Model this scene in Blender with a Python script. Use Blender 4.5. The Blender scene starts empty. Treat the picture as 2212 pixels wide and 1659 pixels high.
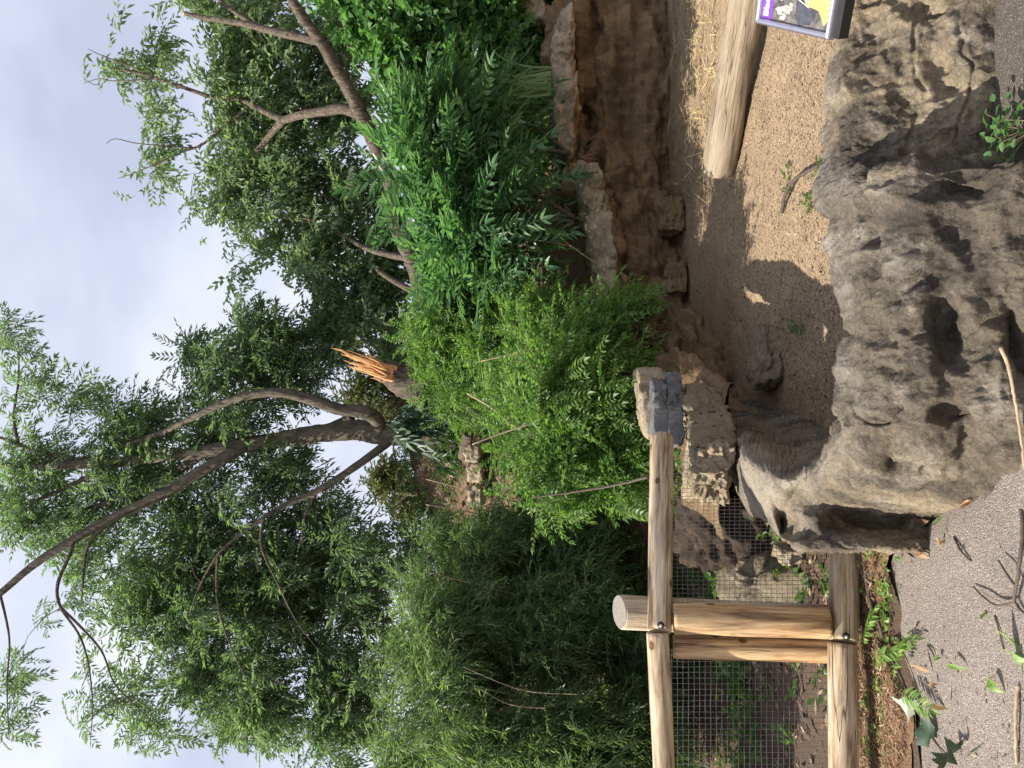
import bpy, bmesh, math, random
import numpy as np
from mathutils import Matrix, Vector
rng = np.random.default_rng(7)
random.seed(7)
S = bpy.context.scene
COL = S.collection
# ------------------------------------------------------------------ camera (the photograph lies on its side: world up points to its left)
EYE = np.array([0.0, 0.0, 1.45]); PITCH = math.radians(4.0); FPX = 1703.0; CY, CV = 829.5, 1106.0
FW = np.array([0, math.cos(PITCH), math.sin(PITCH)]); DN = np.array([0, math.sin(PITCH), -math.cos(PITCH)]); RT = np.array([1.0, 0, 0])
cam = bpy.data.cameras.new('camera'); camo = bpy.data.objects.new('camera', cam); COL.objects.link(camo)
m = Matrix.Identity(4)
for i in range(3):
    m[i][0] = DN[i]; m[i][1] = RT[i]; m[i][2] = -FW[i]; m[i][3] = EYE[i]
camo.matrix_world = m
cam.sensor_fit = 'HORIZONTAL'; cam.sensor_width = 36.0; cam.lens = 36.0 * FPX / 2212.0
cam.clip_end = 2000; cam.clip_start = 0.05
S.camera = camo
# ------------------------------------------------------------------ light
SUN_EL = math.radians(46); SUN = np.array([-math.cos(SUN_EL) * 0.9537, -math.cos(SUN_EL) * 0.3007, math.sin(SUN_EL)])
sl = bpy.data.lights.new('sun', 'SUN'); sl.energy = 5.0; sl.angle = math.radians(0.5); sl.color = (1.0, 0.93, 0.82)
so = bpy.data.objects.new('sun', sl); COL.objects.link(so)
so.rotation_euler = Vector(SUN).to_track_quat('Z', 'Y').to_euler(); so.location = (-8, 0, 12)
W = bpy.data.worlds.new('World'); S.world = W; W.use_nodes = True
wn = W.node_tree; wn.nodes.clear()
def N(nt, t, **kw):
    n = nt.nodes.new(t)
    for k, v in kw.items(): setattr(n, k, v)
    return n
wo = N(wn, 'ShaderNodeOutputWorld'); bg = N(wn, 'ShaderNodeBackground'); bg.inputs[1].default_value = 0.084
sky = N(wn, 'ShaderNodeTexSky'); sky.sky_type = 'NISHITA'; sky.sun_disc = False
sky.sun_elevation = SUN_EL; sky.sun_rotation = math.atan2(SUN[0], SUN[1])
tc = N(wn, 'ShaderNodeTexCoord'); mp = N(wn, 'ShaderNodeMapping'); mp.inputs['Scale'].default_value = (1.1, 1.1, 2.6)
mp.inputs['Location'].default_value = (0.35, 0.1, 0.55)
n1 = N(wn, 'ShaderNodeTexNoise'); n1.inputs['Scale'].default_value = 1.5; n1.inputs['Detail'].default_value = 5; n1.inputs['Roughness'].default_value = 0.5
cr = N(wn, 'ShaderNodeValToRGB')
e = cr.color_ramp.elements
e[0].position = 0.36; e[0].color = (3.9, 4.15, 5.3, 1); e[1].position = 0.66; e[1].color = (7.6, 7.7, 8.1, 1)
k = e.new(0.5); k.color = (5.3, 5.55, 6.6, 1)
mx = N(wn, 'ShaderNodeMix', data_type='RGBA'); mx.inputs[0].default_value = 0.9
L = wn.links.new
L(tc.outputs['Generated'], mp.inputs[0]); L(mp.outputs[0], n1.inputs[0]); L(n1.outputs[0], cr.inputs[0])
L(sky.outputs[0], mx.inputs[6]); L(cr.outputs[0], mx.inputs[7]); L(mx.outputs[2], bg.inputs[0]); L(bg.outputs[0], wo.inputs[0])
S.view_settings.view_transform = 'Standard'; S.view_settings.look = 'None'; S.view_settings.gamma = 1.0
S.view_settings.use_curve_mapping = False; S.view_settings.exposure = 0.95

# ------------------------------------------------------------------ placing: y, v are photo positions (v runs downwards in the world), D is metres from the camera
def P(y, v, D):
    d = FW + RT * ((CY - y) / FPX) + DN * ((v - CV) / FPX)
    return EYE + d * (D / d[1])
def G(y, v, z=0.0):
    d = FW + RT * ((CY - y) / FPX) + DN * ((v - CV) / FPX)
    return EYE + d * ((z - EYE[2]) / d[2])
def PV(y, v, D):                                             # arrays
    y, v, D = np.broadcast_arrays(np.asarray(y, float), np.asarray(v, float), np.asarray(D, float))
    d = FW + RT * ((CY - y) / FPX)[..., None] + DN * ((v - CV) / FPX)[..., None]
    return EYE + d * (D / d[..., 1])[..., None]
def proj(V):
    q = V - EYE; w = q @ FW
    return CY - (q @ RT) / w * FPX, CV + (q @ DN) / w * FPX
# ------------------------------------------------------------------ noise
def hsh(ix, iy, iz, seed):
    h = (ix * 374761393 + iy * 668265263 + iz * 2147483647 + seed * 974634133) & 0xffffffff
    h = ((h ^ (h >> 13)) * 1274126177) & 0xffffffff
    return ((h ^ (h >> 16)) & 0xffff) / 32767.5 - 1.0
def vnoise(p, seed=0):
    i = np.floor(p).astype(np.int64); f = p - i; f = f * f * f * (f * (f * 6 - 15) + 10)
    r = 0
    for a in (0, 1):
        for b in (0, 1):
            for c in (0, 1):
                w = (f[..., 0] if a else 1 - f[..., 0]) * (f[..., 1] if b else 1 - f[..., 1]) * (f[..., 2] if c else 1 - f[..., 2])
                r = r + w * hsh(i[..., 0] + a, i[..., 1] + b, i[..., 2] + c, seed)
    return r
def fbm(p, sc, octv=4, seed=0, gain=0.5, stretch=(1, 1, 1)):
    p = np.asarray(p) * np.array(stretch) * sc; r = 0; a = 1
    for o in range(octv):
        r = r + a * vnoise(p + o * 17.3, seed + o); p = p * 2.03; a *= gain
    return r
def ridge(p, sc, seed=0, stretch=(1, 1, 1), octv=3):
    p = np.asarray(p) * np.array(stretch) * sc; r = 0; a = 1
    for o in range(octv):
        r = r + a * (1 - np.abs(vnoise(p + o * 11.1, seed + o)) * 2); p = p * 2.1; a *= 0.5
    return r
# ------------------------------------------------------------------ mesh tools
def mesh_of(name, V, faces, mat=None, smooth=True):
    V = np.asarray(V, dtype=np.float32).reshape(-1, 3)
    me = bpy.data.meshes.new(name)
    if not isinstance(faces, (list, tuple)): faces = [faces]
    faces = [np.asarray(f, dtype=np.int32) for f in faces if len(f)]
    lt = np.concatenate([np.full(len(f), f.shape[1], np.int32) for f in faces])
    li = np.concatenate([f.ravel() for f in faces])
    ls = np.concatenate([[0], np.cumsum(lt)[:-1]]).astype(np.int32)
    me.vertices.add(len(V)); me.vertices.foreach_set('co', V.ravel())
    me.loops.add(len(li)); me.loops.foreach_set('vertex_index', li)
    me.polygons.add(len(lt)); me.polygons.foreach_set('loop_start', ls); me.polygons.foreach_set('loop_total', lt)
    me.polygons.foreach_set('use_smooth', np.full(len(lt), smooth, dtype=bool))
    me.update(calc_edges=True); me.validate()
    if mat: me.materials.append(mat)
    return me
def link(name, me, parent=None, loc=(0, 0, 0), rot=None):
    o = bpy.data.objects.new(name, me); COL.objects.link(o)
    o.location = loc
    if rot is not None: o.rotation_euler = rot
    if parent: o.parent = parent
    return o
def org(o): return np.array(o.location) if o else np.zeros(3)
def obj(name, V, faces, mat, parent=None, smooth=True, base=None, kind=None):
    """A mesh from world points; its origin is `base`, or its parent's origin."""
    V = np.asarray(V, float).reshape(-1, 3)
    if parent is not None:
        o = link(name, mesh_of(name, V - org(parent), faces, mat, smooth), parent)
    else:
        b = np.array(base) if base is not None else np.array([V[:, 0].mean(), V[:, 1].mean(), V[:, 2].min()])
        o = link(name, mesh_of(name, V - b, faces, mat, smooth), None, b)
    if kind: o['kind'] = kind
    return o
def tag(o, label, cat, group=None, kind=None):
    if label: o['label'] = label
    if cat: o['category'] = cat
    if group: o['group'] = group
    if kind: o['kind'] = kind
    return o
def thing(name, loc, label, cat, group=None):
    o = bpy.data.objects.new(name, None); COL.objects.link(o); o.location = loc; o.empty_display_size = 0.1
    return tag(o, label, cat, group)
class MB:
    def __init__(s): s.V = []; s.F3 = []; s.F4 = []; s.n = 0
    def add(s, V, F):
        V = np.asarray(V, float).reshape(-1, 3)
        for f in (F if isinstance(F, (list, tuple)) else [F]):
            f = np.asarray(f)
            if len(f) == 0: continue
            (s.F3 if f.shape[1] == 3 else s.F4).append(f + s.n)
        s.V.append(V); s.n += len(V)
    def get(s):
        V = np.concatenate(s.V); F = []
        if s.F3: F.append(np.concatenate(s.F3))
        if s.F4: F.append(np.concatenate(s.F4))
        return V, F
    def build(s, name, mat, parent=None, smooth=True, base=None, kind=None):
        V, F = s.get(); return obj(name, V, F, mat, parent, smooth, base, kind)
def grid_faces(a, b, wrap=False):
    i = np.arange(a - 1)[:, None]; j = np.arange(b if wrap else b - 1)[None, :]
    j2 = (j + 1) % b
    return np.stack([i * b + j, (i + 1) * b + j, (i + 1) * b + j2, i * b + j2], -1).reshape(-1, 4)
def catmull(C, n):
    """C (k, ...) control rows -> n rows."""
    C = np.asarray(C, float); k = len(C); t = np.linspace(0, k - 1, n); i = np.clip(np.floor(t).astype(int), 0, k - 2); f = (t - i).reshape((-1,) + (1,) * (C.ndim - 1))
    a = C[np.clip(i - 1, 0, k - 1)]; b = C[i]; c = C[i + 1]; d = C[np.clip(i + 2, 0, k - 1)]
    return 0.5 * (2 * b + (c - a) * f + (2 * a - 5 * b + 4 * c - d) * f ** 2 + (3 * b - 3 * c + d - a) * f ** 3)
def grid_normals(Gd):
    du = np.gradient(Gd, axis=0); dv = np.gradient(Gd, axis=1)
    n = np.cross(du, dv); return n / (np.linalg.norm(n, axis=-1, keepdims=True) + 1e-9)
def tube_arr(pts, rad, seg=6, cap=False):
    pts = np.asarray(pts, float); n = len(pts); rad = np.broadcast_to(rad, n)
    t = np.gradient(pts, axis=0); t /= np.linalg.norm(t, axis=1, keepdims=True) + 1e-9
    ref = np.array([0.31, 0.22, 0.92]) if abs(t[:, 2].mean()) < 0.9 else np.array([1.0, 0.1, 0])
    a = np.cross(t, ref); a /= np.linalg.norm(a, axis=1, keepdims=True) + 1e-9; b = np.cross(t, a)
    th = np.arange(seg) * 2 * math.pi / seg
    V = pts[:, None] + rad[:, None, None] * (np.cos(th)[None, :, None] * a[:, None] + np.sin(th)[None, :, None] * b[:, None])
    F = [grid_faces(n, seg, True)]
    V = V.reshape(-1, 3)
    if cap:
        V = np.concatenate([V, pts[:1], pts[-1:]]); j = np.arange(seg); j2 = (j + 1) % seg; c = n * seg
        F.append(np.stack([np.full(seg, c), j, j2], 1)); F.append(np.stack([np.full(seg, c + 1), (n - 1) * seg + j2, (n - 1) * seg + j], 1))
    return V, F
def bark_tube(mb, pts, rad, seg=14, n=40, amp=0.1, seed=0, cap=True):
    """A limb with an uneven, furrowed surface."""
    p = catmull(pts, n); r = catmull(np.asarray(rad, float)[:, None], n)[:, 0]
    V, F = tube_arr(p, r, seg, cap)
    k = n * seg; ax = np.repeat(p, seg, 0); d = V[:k] - ax
    nn = fbm(V[:k], 5.0, 3, seed, stretch=(1, 1, 0.5)) * 0.6 + ridge(V[:k], 9, seed + 5, stretch=(1.6, 1.6, 0.35)) * 0.5 - .3
    V[:k] = ax + d * (1 + amp * nn[:, None])
    mb.add(V, F); return p, r

# ------------------------------------------------------------------ materials
def mat(name):
    M = bpy.data.materials.new(name); M.use_nodes = True; nt = M.node_tree; nt.nodes.clear()
    o = N(nt, 'ShaderNodeOutputMaterial'); b = N(nt, 'ShaderNodeBsdfPrincipled'); nt.links.new(b.outputs[0], o.inputs[0])
    return M, nt, b, o
def tex(nt, kind, scale, vec=None, **kw):
    n = N(nt, 'ShaderNodeTex' + kind)
    if 'Scale' in n.inputs: n.inputs['Scale'].default_value = scale
    for k, v in kw.items():
        if k in n.inputs: n.inputs[k].default_value = v
        else: setattr(n, k, v)
    if vec is not None: nt.links.new(vec, n.inputs['Vector'])
    return n
def coords(nt, scale=(1, 1, 1), which='Object', rot=(0, 0, 0)):
    t = N(nt, 'ShaderNodeTexCoord'); m_ = N(nt, 'ShaderNodeMapping'); m_.inputs['Scale'].default_value = scale; m_.inputs['Rotation'].default_value = rot
    nt.links.new(t.outputs[which], m_.inputs[0]); return m_.outputs[0]
def ramp(nt, src, stops):
    r = N(nt, 'ShaderNodeValToRGB'); el = r.color_ramp.elements
    while len(el) < len(stops): el.new(0.5)
    for q, (p, c) in zip(el, stops):
        q.position = p; q.color = (*c, 1) if len(c) == 3 else c
    nt.links.new(src, r.inputs[0]); return r.outputs[0]
def g(v): return (v, v, v)
def mixc(nt, fac, a, b, mode='MIX'):
    n = N(nt, 'ShaderNodeMix', data_type='RGBA', blend_type=mode)
    for s, x in ((0, fac), (6, a), (7, b)):
        if isinstance(x, (int, float)): n.inputs[s].default_value = x
        elif isinstance(x, tuple): n.inputs[s].default_value = (*x, 1)
        else: nt.links.new(x, n.inputs[s])
    return n.outputs[2]
def mathn(nt, op, a, b=None):
    n = N(nt, 'ShaderNodeMath', operation=op)
    for s, x in ((0, a), (1, b)):
        if x is None: continue
        if isinstance(x, (int, float)): n.inputs[s].default_value = x
        else: nt.links.new(x, n.inputs[s])
    return n.outputs[0]
def bump(nt, b, h, strength=0.5, dist=0.01, prev=None):
    n = N(nt, 'ShaderNodeBump'); n.inputs['Strength'].default_value = strength; n.inputs['Distance'].default_value = dist
    nt.links.new(h, n.inputs['Height'])
    if prev is not None: nt.links.new(prev, n.inputs['Normal'])
    nt.links.new(n.outputs[0], b.inputs['Normal']); return n.outputs[0]

def rock_mat(name, tan, mid, dark, pale, stain=0.5, zone=None, lime=None, strata=0.0):
    M, nt, b, o = mat(name); c = coords(nt)
    big = tex(nt, 'Noise', 2.2, c, Detail=5, Roughness=0.6)
    base = ramp(nt, big.outputs[0], [(0.33, mid), (0.62, tan)])
    if zone is not None:                                   # a real change of stone colour along the wall (x)
        sp = N(nt, 'ShaderNodeSeparateXYZ'); nt.links.new(c, sp.inputs[0])
        zz = mathn(nt, 'ADD', sp.outputs[0], mathn(nt, 'MULTIPLY', mathn(nt, 'SUBTRACT', big.outputs[0], 0.5), 0.9))
        zf = ramp(nt, mathn(nt, 'ADD', mathn(nt, 'MULTIPLY', zz, 0.5), 0.5), zone[0]); base = mixc(nt, zf, base, ramp(nt, big.outputs[0], [(0.3, zone[1]), (0.66, zone[2])]))
    st = tex(nt, 'Noise', 3.6, coords(nt, (1, 1, 0.5)), Detail=7, Roughness=0.66)
    sf = ramp(nt, st.outputs[0], [(0.46, g(0)), (0.60, g(1))])
    col = mixc(nt, mathn(nt, 'MULTIPLY', sf, stain), base, dark)
    pl = tex(nt, 'Noise', 4.3, coords(nt, (1.3, 1.0, 1.0), rot=(0.4, 0.7, 0.2)), Detail=7, Roughness=0.7)
    col = mixc(nt, mathn(nt, 'MULTIPLY', ramp(nt, pl.outputs[0], [(0.55, g(0)), (0.72, g(1))]), 0.65), col, pale)
    if lime is not None:                                   # pale lime wash along the crest, running down in streaks
        sz = N(nt, 'ShaderNodeSeparateXYZ'); nt.links.new(c, sz.inputs[0]); sk = tex(nt, 'Noise', 1.0, coords(nt, (7, 7, 0.9)), Detail=5, Roughness=0.6)
        lv = mathn(nt, 'ADD', sz.outputs[2], mathn(nt, 'MULTIPLY', mathn(nt, 'SUBTRACT', sk.outputs[0], 0.5), 0.4))
        col = mixc(nt, ramp(nt, lv, [(lime - .04, g(0)), (lime + .08, g(.45))]), col, pale)
    fine = tex(nt, 'Noise', 60, c, Detail=6, Roughness=0.75)
    col = mixc(nt, 0.5, col, ramp(nt, fine.outputs[0], [(0.32, g(0.3)), (0.5, g(0.85)), (0.68, g(1.35))]), 'MULTIPLY')
    vf = tex(nt, 'Noise', 170, c, Detail=3, Roughness=0.8); col = mixc(nt, 0.4, col, ramp(nt, vf.outputs[0], [(0.33, g(0.45)), (0.5, g(0.95)), (0.67, g(1.4))]), 'MULTIPLY')
    if strata:
        w = tex(nt, 'Noise', 1.0, coords(nt, (0.5, 0.5, 11)), Detail=4, Roughness=0.6)
        col = mixc(nt, strata, col, ramp(nt, w.outputs[0], [(0.35, g(0.45)), (0.6, g(1.15))]), 'MULTIPLY')
    nt.links.new(col, b.inputs['Base Color']); b.inputs['Roughness'].default_value = 0.92; b.inputs['Specular IOR Level'].default_value = 0.2
    v = tex(nt, 'Voronoi', 45, c); hgt = mathn(nt, 'ADD', mathn(nt, 'MULTIPLY', fine.outputs[0], 0.8), mathn(nt, 'MULTIPLY', v.outputs[0], 0.25))
    med = tex(nt, 'Noise', 16, c, Detail=6, Roughness=0.7)
    p = bump(nt, b, med.outputs[0], 0.8, 0.035); bump(nt, b, hgt, 1.0, 0.016, p)
    return M
M_front = rock_mat('front_rock', (0.344, 0.280, 0.194), (0.202, 0.163, 0.116), (0.052, 0.046, 0.039), (0.430, 0.387, 0.327), 0.75, lime=.43,
                   zone=([(0.17, g(0)), (0.27, g(.9)), (0.70, g(1)), (0.77, g(0))], (0.088, 0.076, 0.060), (0.20, 0.168, 0.126)))
M_pale = rock_mat('pale_rock', (0.516, 0.417, 0.285), (0.329, 0.264, 0.176), (0.110, 0.088, 0.066), (0.659, 0.593, 0.483), 0.5)
M_slab = rock_mat('grey_slab', (0.27, 0.26, 0.25), (0.13, 0.13, 0.135), (0.05, 0.05, 0.05), (0.62, 0.60, 0.57), 0.6)
M_pit = rock_mat('pit_rock', (0.286, 0.196, 0.106), (0.174, 0.116, 0.064), (0.095, 0.061, 0.036), (0.401, 0.295, 0.180), 0.5, strata=0.35)
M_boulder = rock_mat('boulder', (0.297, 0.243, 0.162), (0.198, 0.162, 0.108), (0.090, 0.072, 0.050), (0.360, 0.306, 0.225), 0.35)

M_shaded = rock_mat('shaded_rock', (0.10, 0.072, 0.05), (0.06, 0.042, 0.028), (0.03, 0.022, 0.015), (0.18, 0.13, 0.09), 0.4)  # boulder behind the mesh: its shade is put into this dark colour
def ground_mat(name, c1, c2, c3, sc=1.0, bumps=0.6, spk=None):
    M, nt, b, o = mat(name); c = coords(nt)
    a = tex(nt, 'Noise', 3 * sc, c, Detail=6, Roughness=0.65); f = tex(nt, 'Noise', 55 * sc, c, Detail=5, Roughness=0.8); v = tex(nt, 'Voronoi', 70 * sc, c)
    col = ramp(nt, a.outputs[0], [(0.32, c1), (0.66, c2)])
    col = mixc(nt, ramp(nt, f.outputs[0], [(0.52, g(0)), (0.66, g(1))]), col, c3)
    col = mixc(nt, 0.5, col, ramp(nt, v.outputs['Color'], [(0.1, g(0.55)), (0.9, g(1.35))]), 'MULTIPLY')
    nt.links.new(col, b.inputs['Base Color']); b.inputs['Roughness'].default_value = 0.95; b.inputs['Specular IOR Level'].default_value = 0.15
    h = mathn(nt, 'ADD', f.outputs[0], mathn(nt, 'MULTIPLY', v.outputs[0], 0.6)); bump(nt, b, h, bumps, 0.02)
    return M
M_floor = ground_mat('pit_mulch', (0.25, 0.18, 0.115), (0.34, 0.255, 0.165), (0.17, 0.115, 0.075))
M_soil = ground_mat('dark_soil', (0.085, 0.055, 0.038), (0.15, 0.10, 0.07), (0.21, 0.15, 0.10))
M_hill = ground_mat('hill_soil', (0.115, 0.072, 0.048), (0.185, 0.125, 0.085), (0.07, 0.045, 0.032))
def hill_mix():  # darker soil towards the fence: brown litter, with its shade put into the colour
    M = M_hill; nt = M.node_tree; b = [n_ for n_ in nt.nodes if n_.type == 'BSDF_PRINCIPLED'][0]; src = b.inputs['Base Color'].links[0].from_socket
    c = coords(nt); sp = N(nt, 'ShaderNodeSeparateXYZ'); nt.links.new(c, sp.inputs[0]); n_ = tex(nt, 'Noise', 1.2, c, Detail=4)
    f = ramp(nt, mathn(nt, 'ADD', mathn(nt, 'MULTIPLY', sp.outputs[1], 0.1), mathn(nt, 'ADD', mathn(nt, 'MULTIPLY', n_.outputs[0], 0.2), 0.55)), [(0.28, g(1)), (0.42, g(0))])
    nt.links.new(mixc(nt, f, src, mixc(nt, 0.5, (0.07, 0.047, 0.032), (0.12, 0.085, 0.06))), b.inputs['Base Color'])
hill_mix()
M_litter = ground_mat('litter_soil', (0.13, 0.077, 0.045), (0.21, 0.135, 0.08), (0.07, 0.042, 0.026))

def asphalt_mat():
    M, nt, b, o = mat('asphalt'); c = coords(nt)
    v = tex(nt, 'Voronoi', 185, c); v2 = tex(nt, 'Voronoi', 290, c); n = tex(nt, 'Noise', 2.0, c, Detail=5); f = tex(nt, 'Noise', 160, c, Detail=3)
    col = ramp(nt, v.outputs['Color'], [(0.05, (0.085, 0.069, 0.058)), (0.45, (0.175, 0.143, 0.12)), (0.75, (0.24, 0.20, 0.17)), (0.93, (0.41, 0.36, 0.315))])
    col = mixc(nt, 0.35, col, ramp(nt, v2.outputs['Color'], [(0.1, (0.1, 0.09, 0.085)), (0.9, (0.42, 0.37, 0.33))]))
    col = mixc(nt, 0.5, col, ramp(nt, n.outputs[0], [(0.35, g(0.72)), (0.65, g(1.05))]), 'MULTIPLY')
    sp = N(nt, 'ShaderNodeSeparateXYZ'); nt.links.new(c, sp.inputs[0]); n3 = tex(nt, 'Noise', 6.0, c, Detail=4)      # washed-up dirt along the foot of the rock, on the right
    df = mathn(nt, 'MULTIPLY', ramp(nt, mathn(nt, 'ADD', sp.outputs[0], mathn(nt, 'MULTIPLY', n3.outputs[0], 0.3)), [(0.62, g(0)), (0.9, g(1))]), ramp(nt, mathn(nt, 'ADD', mathn(nt, 'MULTIPLY', sp.outputs[1], 0.5), mathn(nt, 'MULTIPLY', n3.outputs[0], 0.2)), [(0.25, g(0)), (0.38, g(.85))]))
    col = mixc(nt, df, col, ramp(nt, f.outputs[0], [(0.35, (0.03, 0.026, 0.022)), (0.6, (0.085, 0.073, 0.06)), (0.72, (0.3, 0.27, 0.24))]))
    nt.links.new(col, b.inputs['Base Color']); b.inputs['Roughness'].default_value = 0.9; b.inputs['Specular IOR Level'].default_value = 0.25
    h = mathn(nt, 'ADD', mathn(nt, 'MULTIPLY', v.outputs[0], -1.0), mathn(nt, 'MULTIPLY', f.outputs[0], 0.5)); bump(nt, b, h, 0.7, 0.006)
    return M
M_asph = asphalt_mat()

def wood_mat(name, c1, c2, c3, grey=(0.3, 0.27, 0.22), gf=0.3, knots=1.0):
    """Grain along local X."""
    M, nt, b, o = mat(name)
    t = N(nt, 'ShaderNodeTexCoord'); oi = N(nt, 'ShaderNodeObjectInfo'); ad = N(nt, 'ShaderNodeVectorMath', operation='ADD')
    sc_ = N(nt, 'ShaderNodeVectorMath', operation='SCALE'); sc_.inputs['Scale'].default_value = 7.0
    cb = N(nt, 'ShaderNodeCombineXYZ'); nt.links.new(oi.outputs['Random'], cb.inputs[0]); nt.links.new(cb.outputs[0], sc_.inputs[0])
    nt.links.new(t.outputs['Object'], ad.inputs[0]); nt.links.new(sc_.outputs[0], ad.inputs[1])
    def mp_(s):
        q = N(nt, 'ShaderNodeMapping'); q.inputs['Scale'].default_value = s; nt.links.new(ad.outputs[0], q.inputs[0]); return q.outputs[0]
    wv = tex(nt, 'Noise', 1.0, mp_((2.2, 26, 26)), Detail=5, Roughness=0.65, Distortion=0.6)
    fi = tex(nt, 'Noise', 1.0, mp_((9, 170, 170)), Detail=4, Roughness=0.7)
    bg_ = tex(nt, 'Noise', 1.0, mp_((3.5, 5, 5)), Detail=3)
    col = ramp(nt, wv.outputs[0], [(0.34, c1), (0.47, c2), (0.62, c3)])
    col = mixc(nt, mathn(nt, 'MULTIPLY', ramp(nt, bg_.outputs[0], [(0.42, g(0)), (0.66, g(1))]), gf), col, grey)
    col = mixc(nt, 0.7, col, ramp(nt, fi.outputs[0], [(0.3, g(0.55)), (0.62, g(1.15))]), 'MULTIPLY')
    kn = tex(nt, 'Voronoi', 1.0, mp_((5.5, 9, 9)), Randomness=1.0)
    kf = ramp(nt, kn.outputs[0], [(0.10, g(1)), (0.17, g(0.0))]); ring = ramp(nt, kn.outputs[0], [(0.03, g(0.8)), (0.07, g(0.25)), (0.13, g(1))])
    col = mixc(nt, mathn(nt, 'MULTIPLY', kf, knots), col, mixc(nt, 1.0, ring, (0.22, 0.12, 0.055), 'MULTIPLY'))
    ck = tex(nt, 'Noise', 1.0, mp_((0.7, 13, 13)), Detail=2); cf = ramp(nt, ck.outputs[0], [(0.488, g(0)), (0.5, g(1)), (0.512, g(0))])
    cm = tex(nt, 'Noise', 1.0, mp_((1.5, 3, 3)), Detail=1); cf = mathn(nt, 'MULTIPLY', cf, ramp(nt, cm.outputs[0], [(0.47, g(0)), (0.56, g(1))]))
    col = mixc(nt, mathn(nt, 'MULTIPLY', cf, 0.85), col, (0.035, 0.025, 0.018))
    nt.links.new(col, b.inputs['Base Color']); b.inputs['Roughness'].default_value = 0.75; b.inputs['Specular IOR Level'].default_value = 0.3
    h = mathn(nt, 'SUBTRACT', mathn(nt, 'ADD', mathn(nt, 'MULTIPLY', fi.outputs[0], 0.5), wv.outputs[0]), mathn(nt, 'MULTIPLY', cf, 2.5)); bump(nt, b, h, 0.6, 0.004)
    return M
M_rail = wood_mat('weathered_pine', (0.14, 0.085, 0.048), (0.40, 0.30, 0.19), (0.62, 0.51, 0.37), gf=0.3)
M_batten = wood_mat('orange_pine', (0.13, 0.07, 0.032), (0.36, 0.215, 0.10), (0.55, 0.38, 0.20), gf=0.2)
M_log = wood_mat('bare_log', (0.118, 0.086, 0.056), (0.213, 0.163, 0.110), (0.273, 0.219, 0.156), gf=0.25, knots=0.0)

def ring_mat():
    M, nt, b, o = mat('end_grain'); c = coords(nt)
    w = N(nt, 'ShaderNodeTexWave', wave_type='RINGS', rings_direction='Z'); w.inputs['Scale'].default_value = 42; w.inputs['Distortion'].default_value = 1.4; w.inputs['Detail'].default_value = 3
    nt.links.new(c, w.inputs[0]); n = tex(nt, 'Noise', 60, c, Detail=5)
    col = mixc(nt, 0.5, ramp(nt, w.outputs[0], [(0.1, (0.11, 0.10, 0.085)), (0.9, (0.22, 0.20, 0.165))]), ramp(nt, n.outputs[0], [(0.3, (0.12, 0.11, 0.1)), (0.7, (0.34, 0.31, 0.27))]))
    nt.links.new(col, b.inputs['Base Color']); b.inputs['Roughness'].default_value = 0.9; return M
M_ring = ring_mat()
def plain(name, col, rough=0.6, metal=0.0, var=0.25, sc=30, spec=0.4, bmp=0.0):
    M, nt, b, o = mat(name); c = coords(nt); n = tex(nt, 'Noise', sc, c, Detail=4)
    cc = mixc(nt, 1.0, col, ramp(nt, n.outputs[0], [(0.25, g(1 - var)), (0.75, g(1 + var))]), 'MULTIPLY')
    nt.links.new(cc, b.inputs['Base Color']); b.inputs['Roughness'].default_value = rough; b.inputs['Metallic'].default_value = metal; b.inputs['Specular IOR Level'].default_value = spec
    if bmp: bump(nt, b, n.outputs[0], bmp, 0.01)
    return M
def chip_mat(name, cols, rough=0.9):
    M, nt, b, o = mat(name); ge = N(nt, 'ShaderNodeNewGeometry'); k = len(cols)
    nt.links.new(ramp(nt, ge.outputs['Random Per Island'], [(i / (k - 1), c) for i, c in enumerate(cols)]), b.inputs['Base Color']); b.inputs['Roughness'].default_value = rough; b.inputs['Specular IOR Level'].default_value = .2
    return M
def bark_mat(name, c1, c2, sc=14):
    M, nt, b, o = mat(name); c = coords(nt, (1, 1, 0.3)); n = tex(nt, 'Noise', sc, c, Detail=7, Roughness=0.7); v = tex(nt, 'Voronoi', sc * 1.6, c)
    n2 = tex(nt, 'Noise', 2.0, coords(nt), Detail=3)
    col = mixc(nt, 0.6, ramp(nt, n.outputs[0], [(0.32, c1), (0.68, c2)]), ramp(nt, n2.outputs[0], [(0.3, g(0.7)), (0.7, g(1.2))]), 'MULTIPLY')
    nt.links.new(col, b.inputs['Base Color']); b.inputs['Roughness'].default_value = 0.9; b.inputs['Specular IOR Level'].default_value = 0.2
    bump(nt, b, mathn(nt, 'ADD', n.outputs[0], mathn(nt, 'MULTIPLY', v.outputs[0], 0.6)), 0.9, 0.03); return M
M_bark = bark_mat('grey_bark', (0.045, 0.038, 0.03), (0.17, 0.15, 0.115))
M_bark2 = bark_mat('brown_bark', (0.03, 0.023, 0.017), (0.175, 0.14, 0.105), 20)
M_twig = plain('twig_bark', (0.075, 0.058, 0.045), 0.85, var=0.4)
M_palet = plain('pale_twig', (0.30, 0.23, 0.15), 0.8, var=0.35)
M_wire = plain('galvanised_wire', (0.20, 0.20, 0.21), 0.45, metal=0.8, var=0.3)
M_steel = plain('bolt_steel', (0.5, 0.48, 0.45), 0.4, metal=0.9, var=0.2)
M_alu = plain('silver_frame', (0.55, 0.53, 0.62), 0.33, metal=0.9, var=0.06)
M_black = plain('black_backing', (0.012, 0.012, 0.012), 0.6, var=0.1)
M_splint = plain('splintered_wood', (0.52, 0.26, 0.10), 0.7, var=0.45, sc=12)
M_chip = chip_mat('wood_chip', [(0.13, 0.09, 0.06), (0.27, 0.20, 0.13), (0.34, 0.26, 0.17), (0.22, 0.16, 0.105), (0.43, 0.35, 0.25)])
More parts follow.
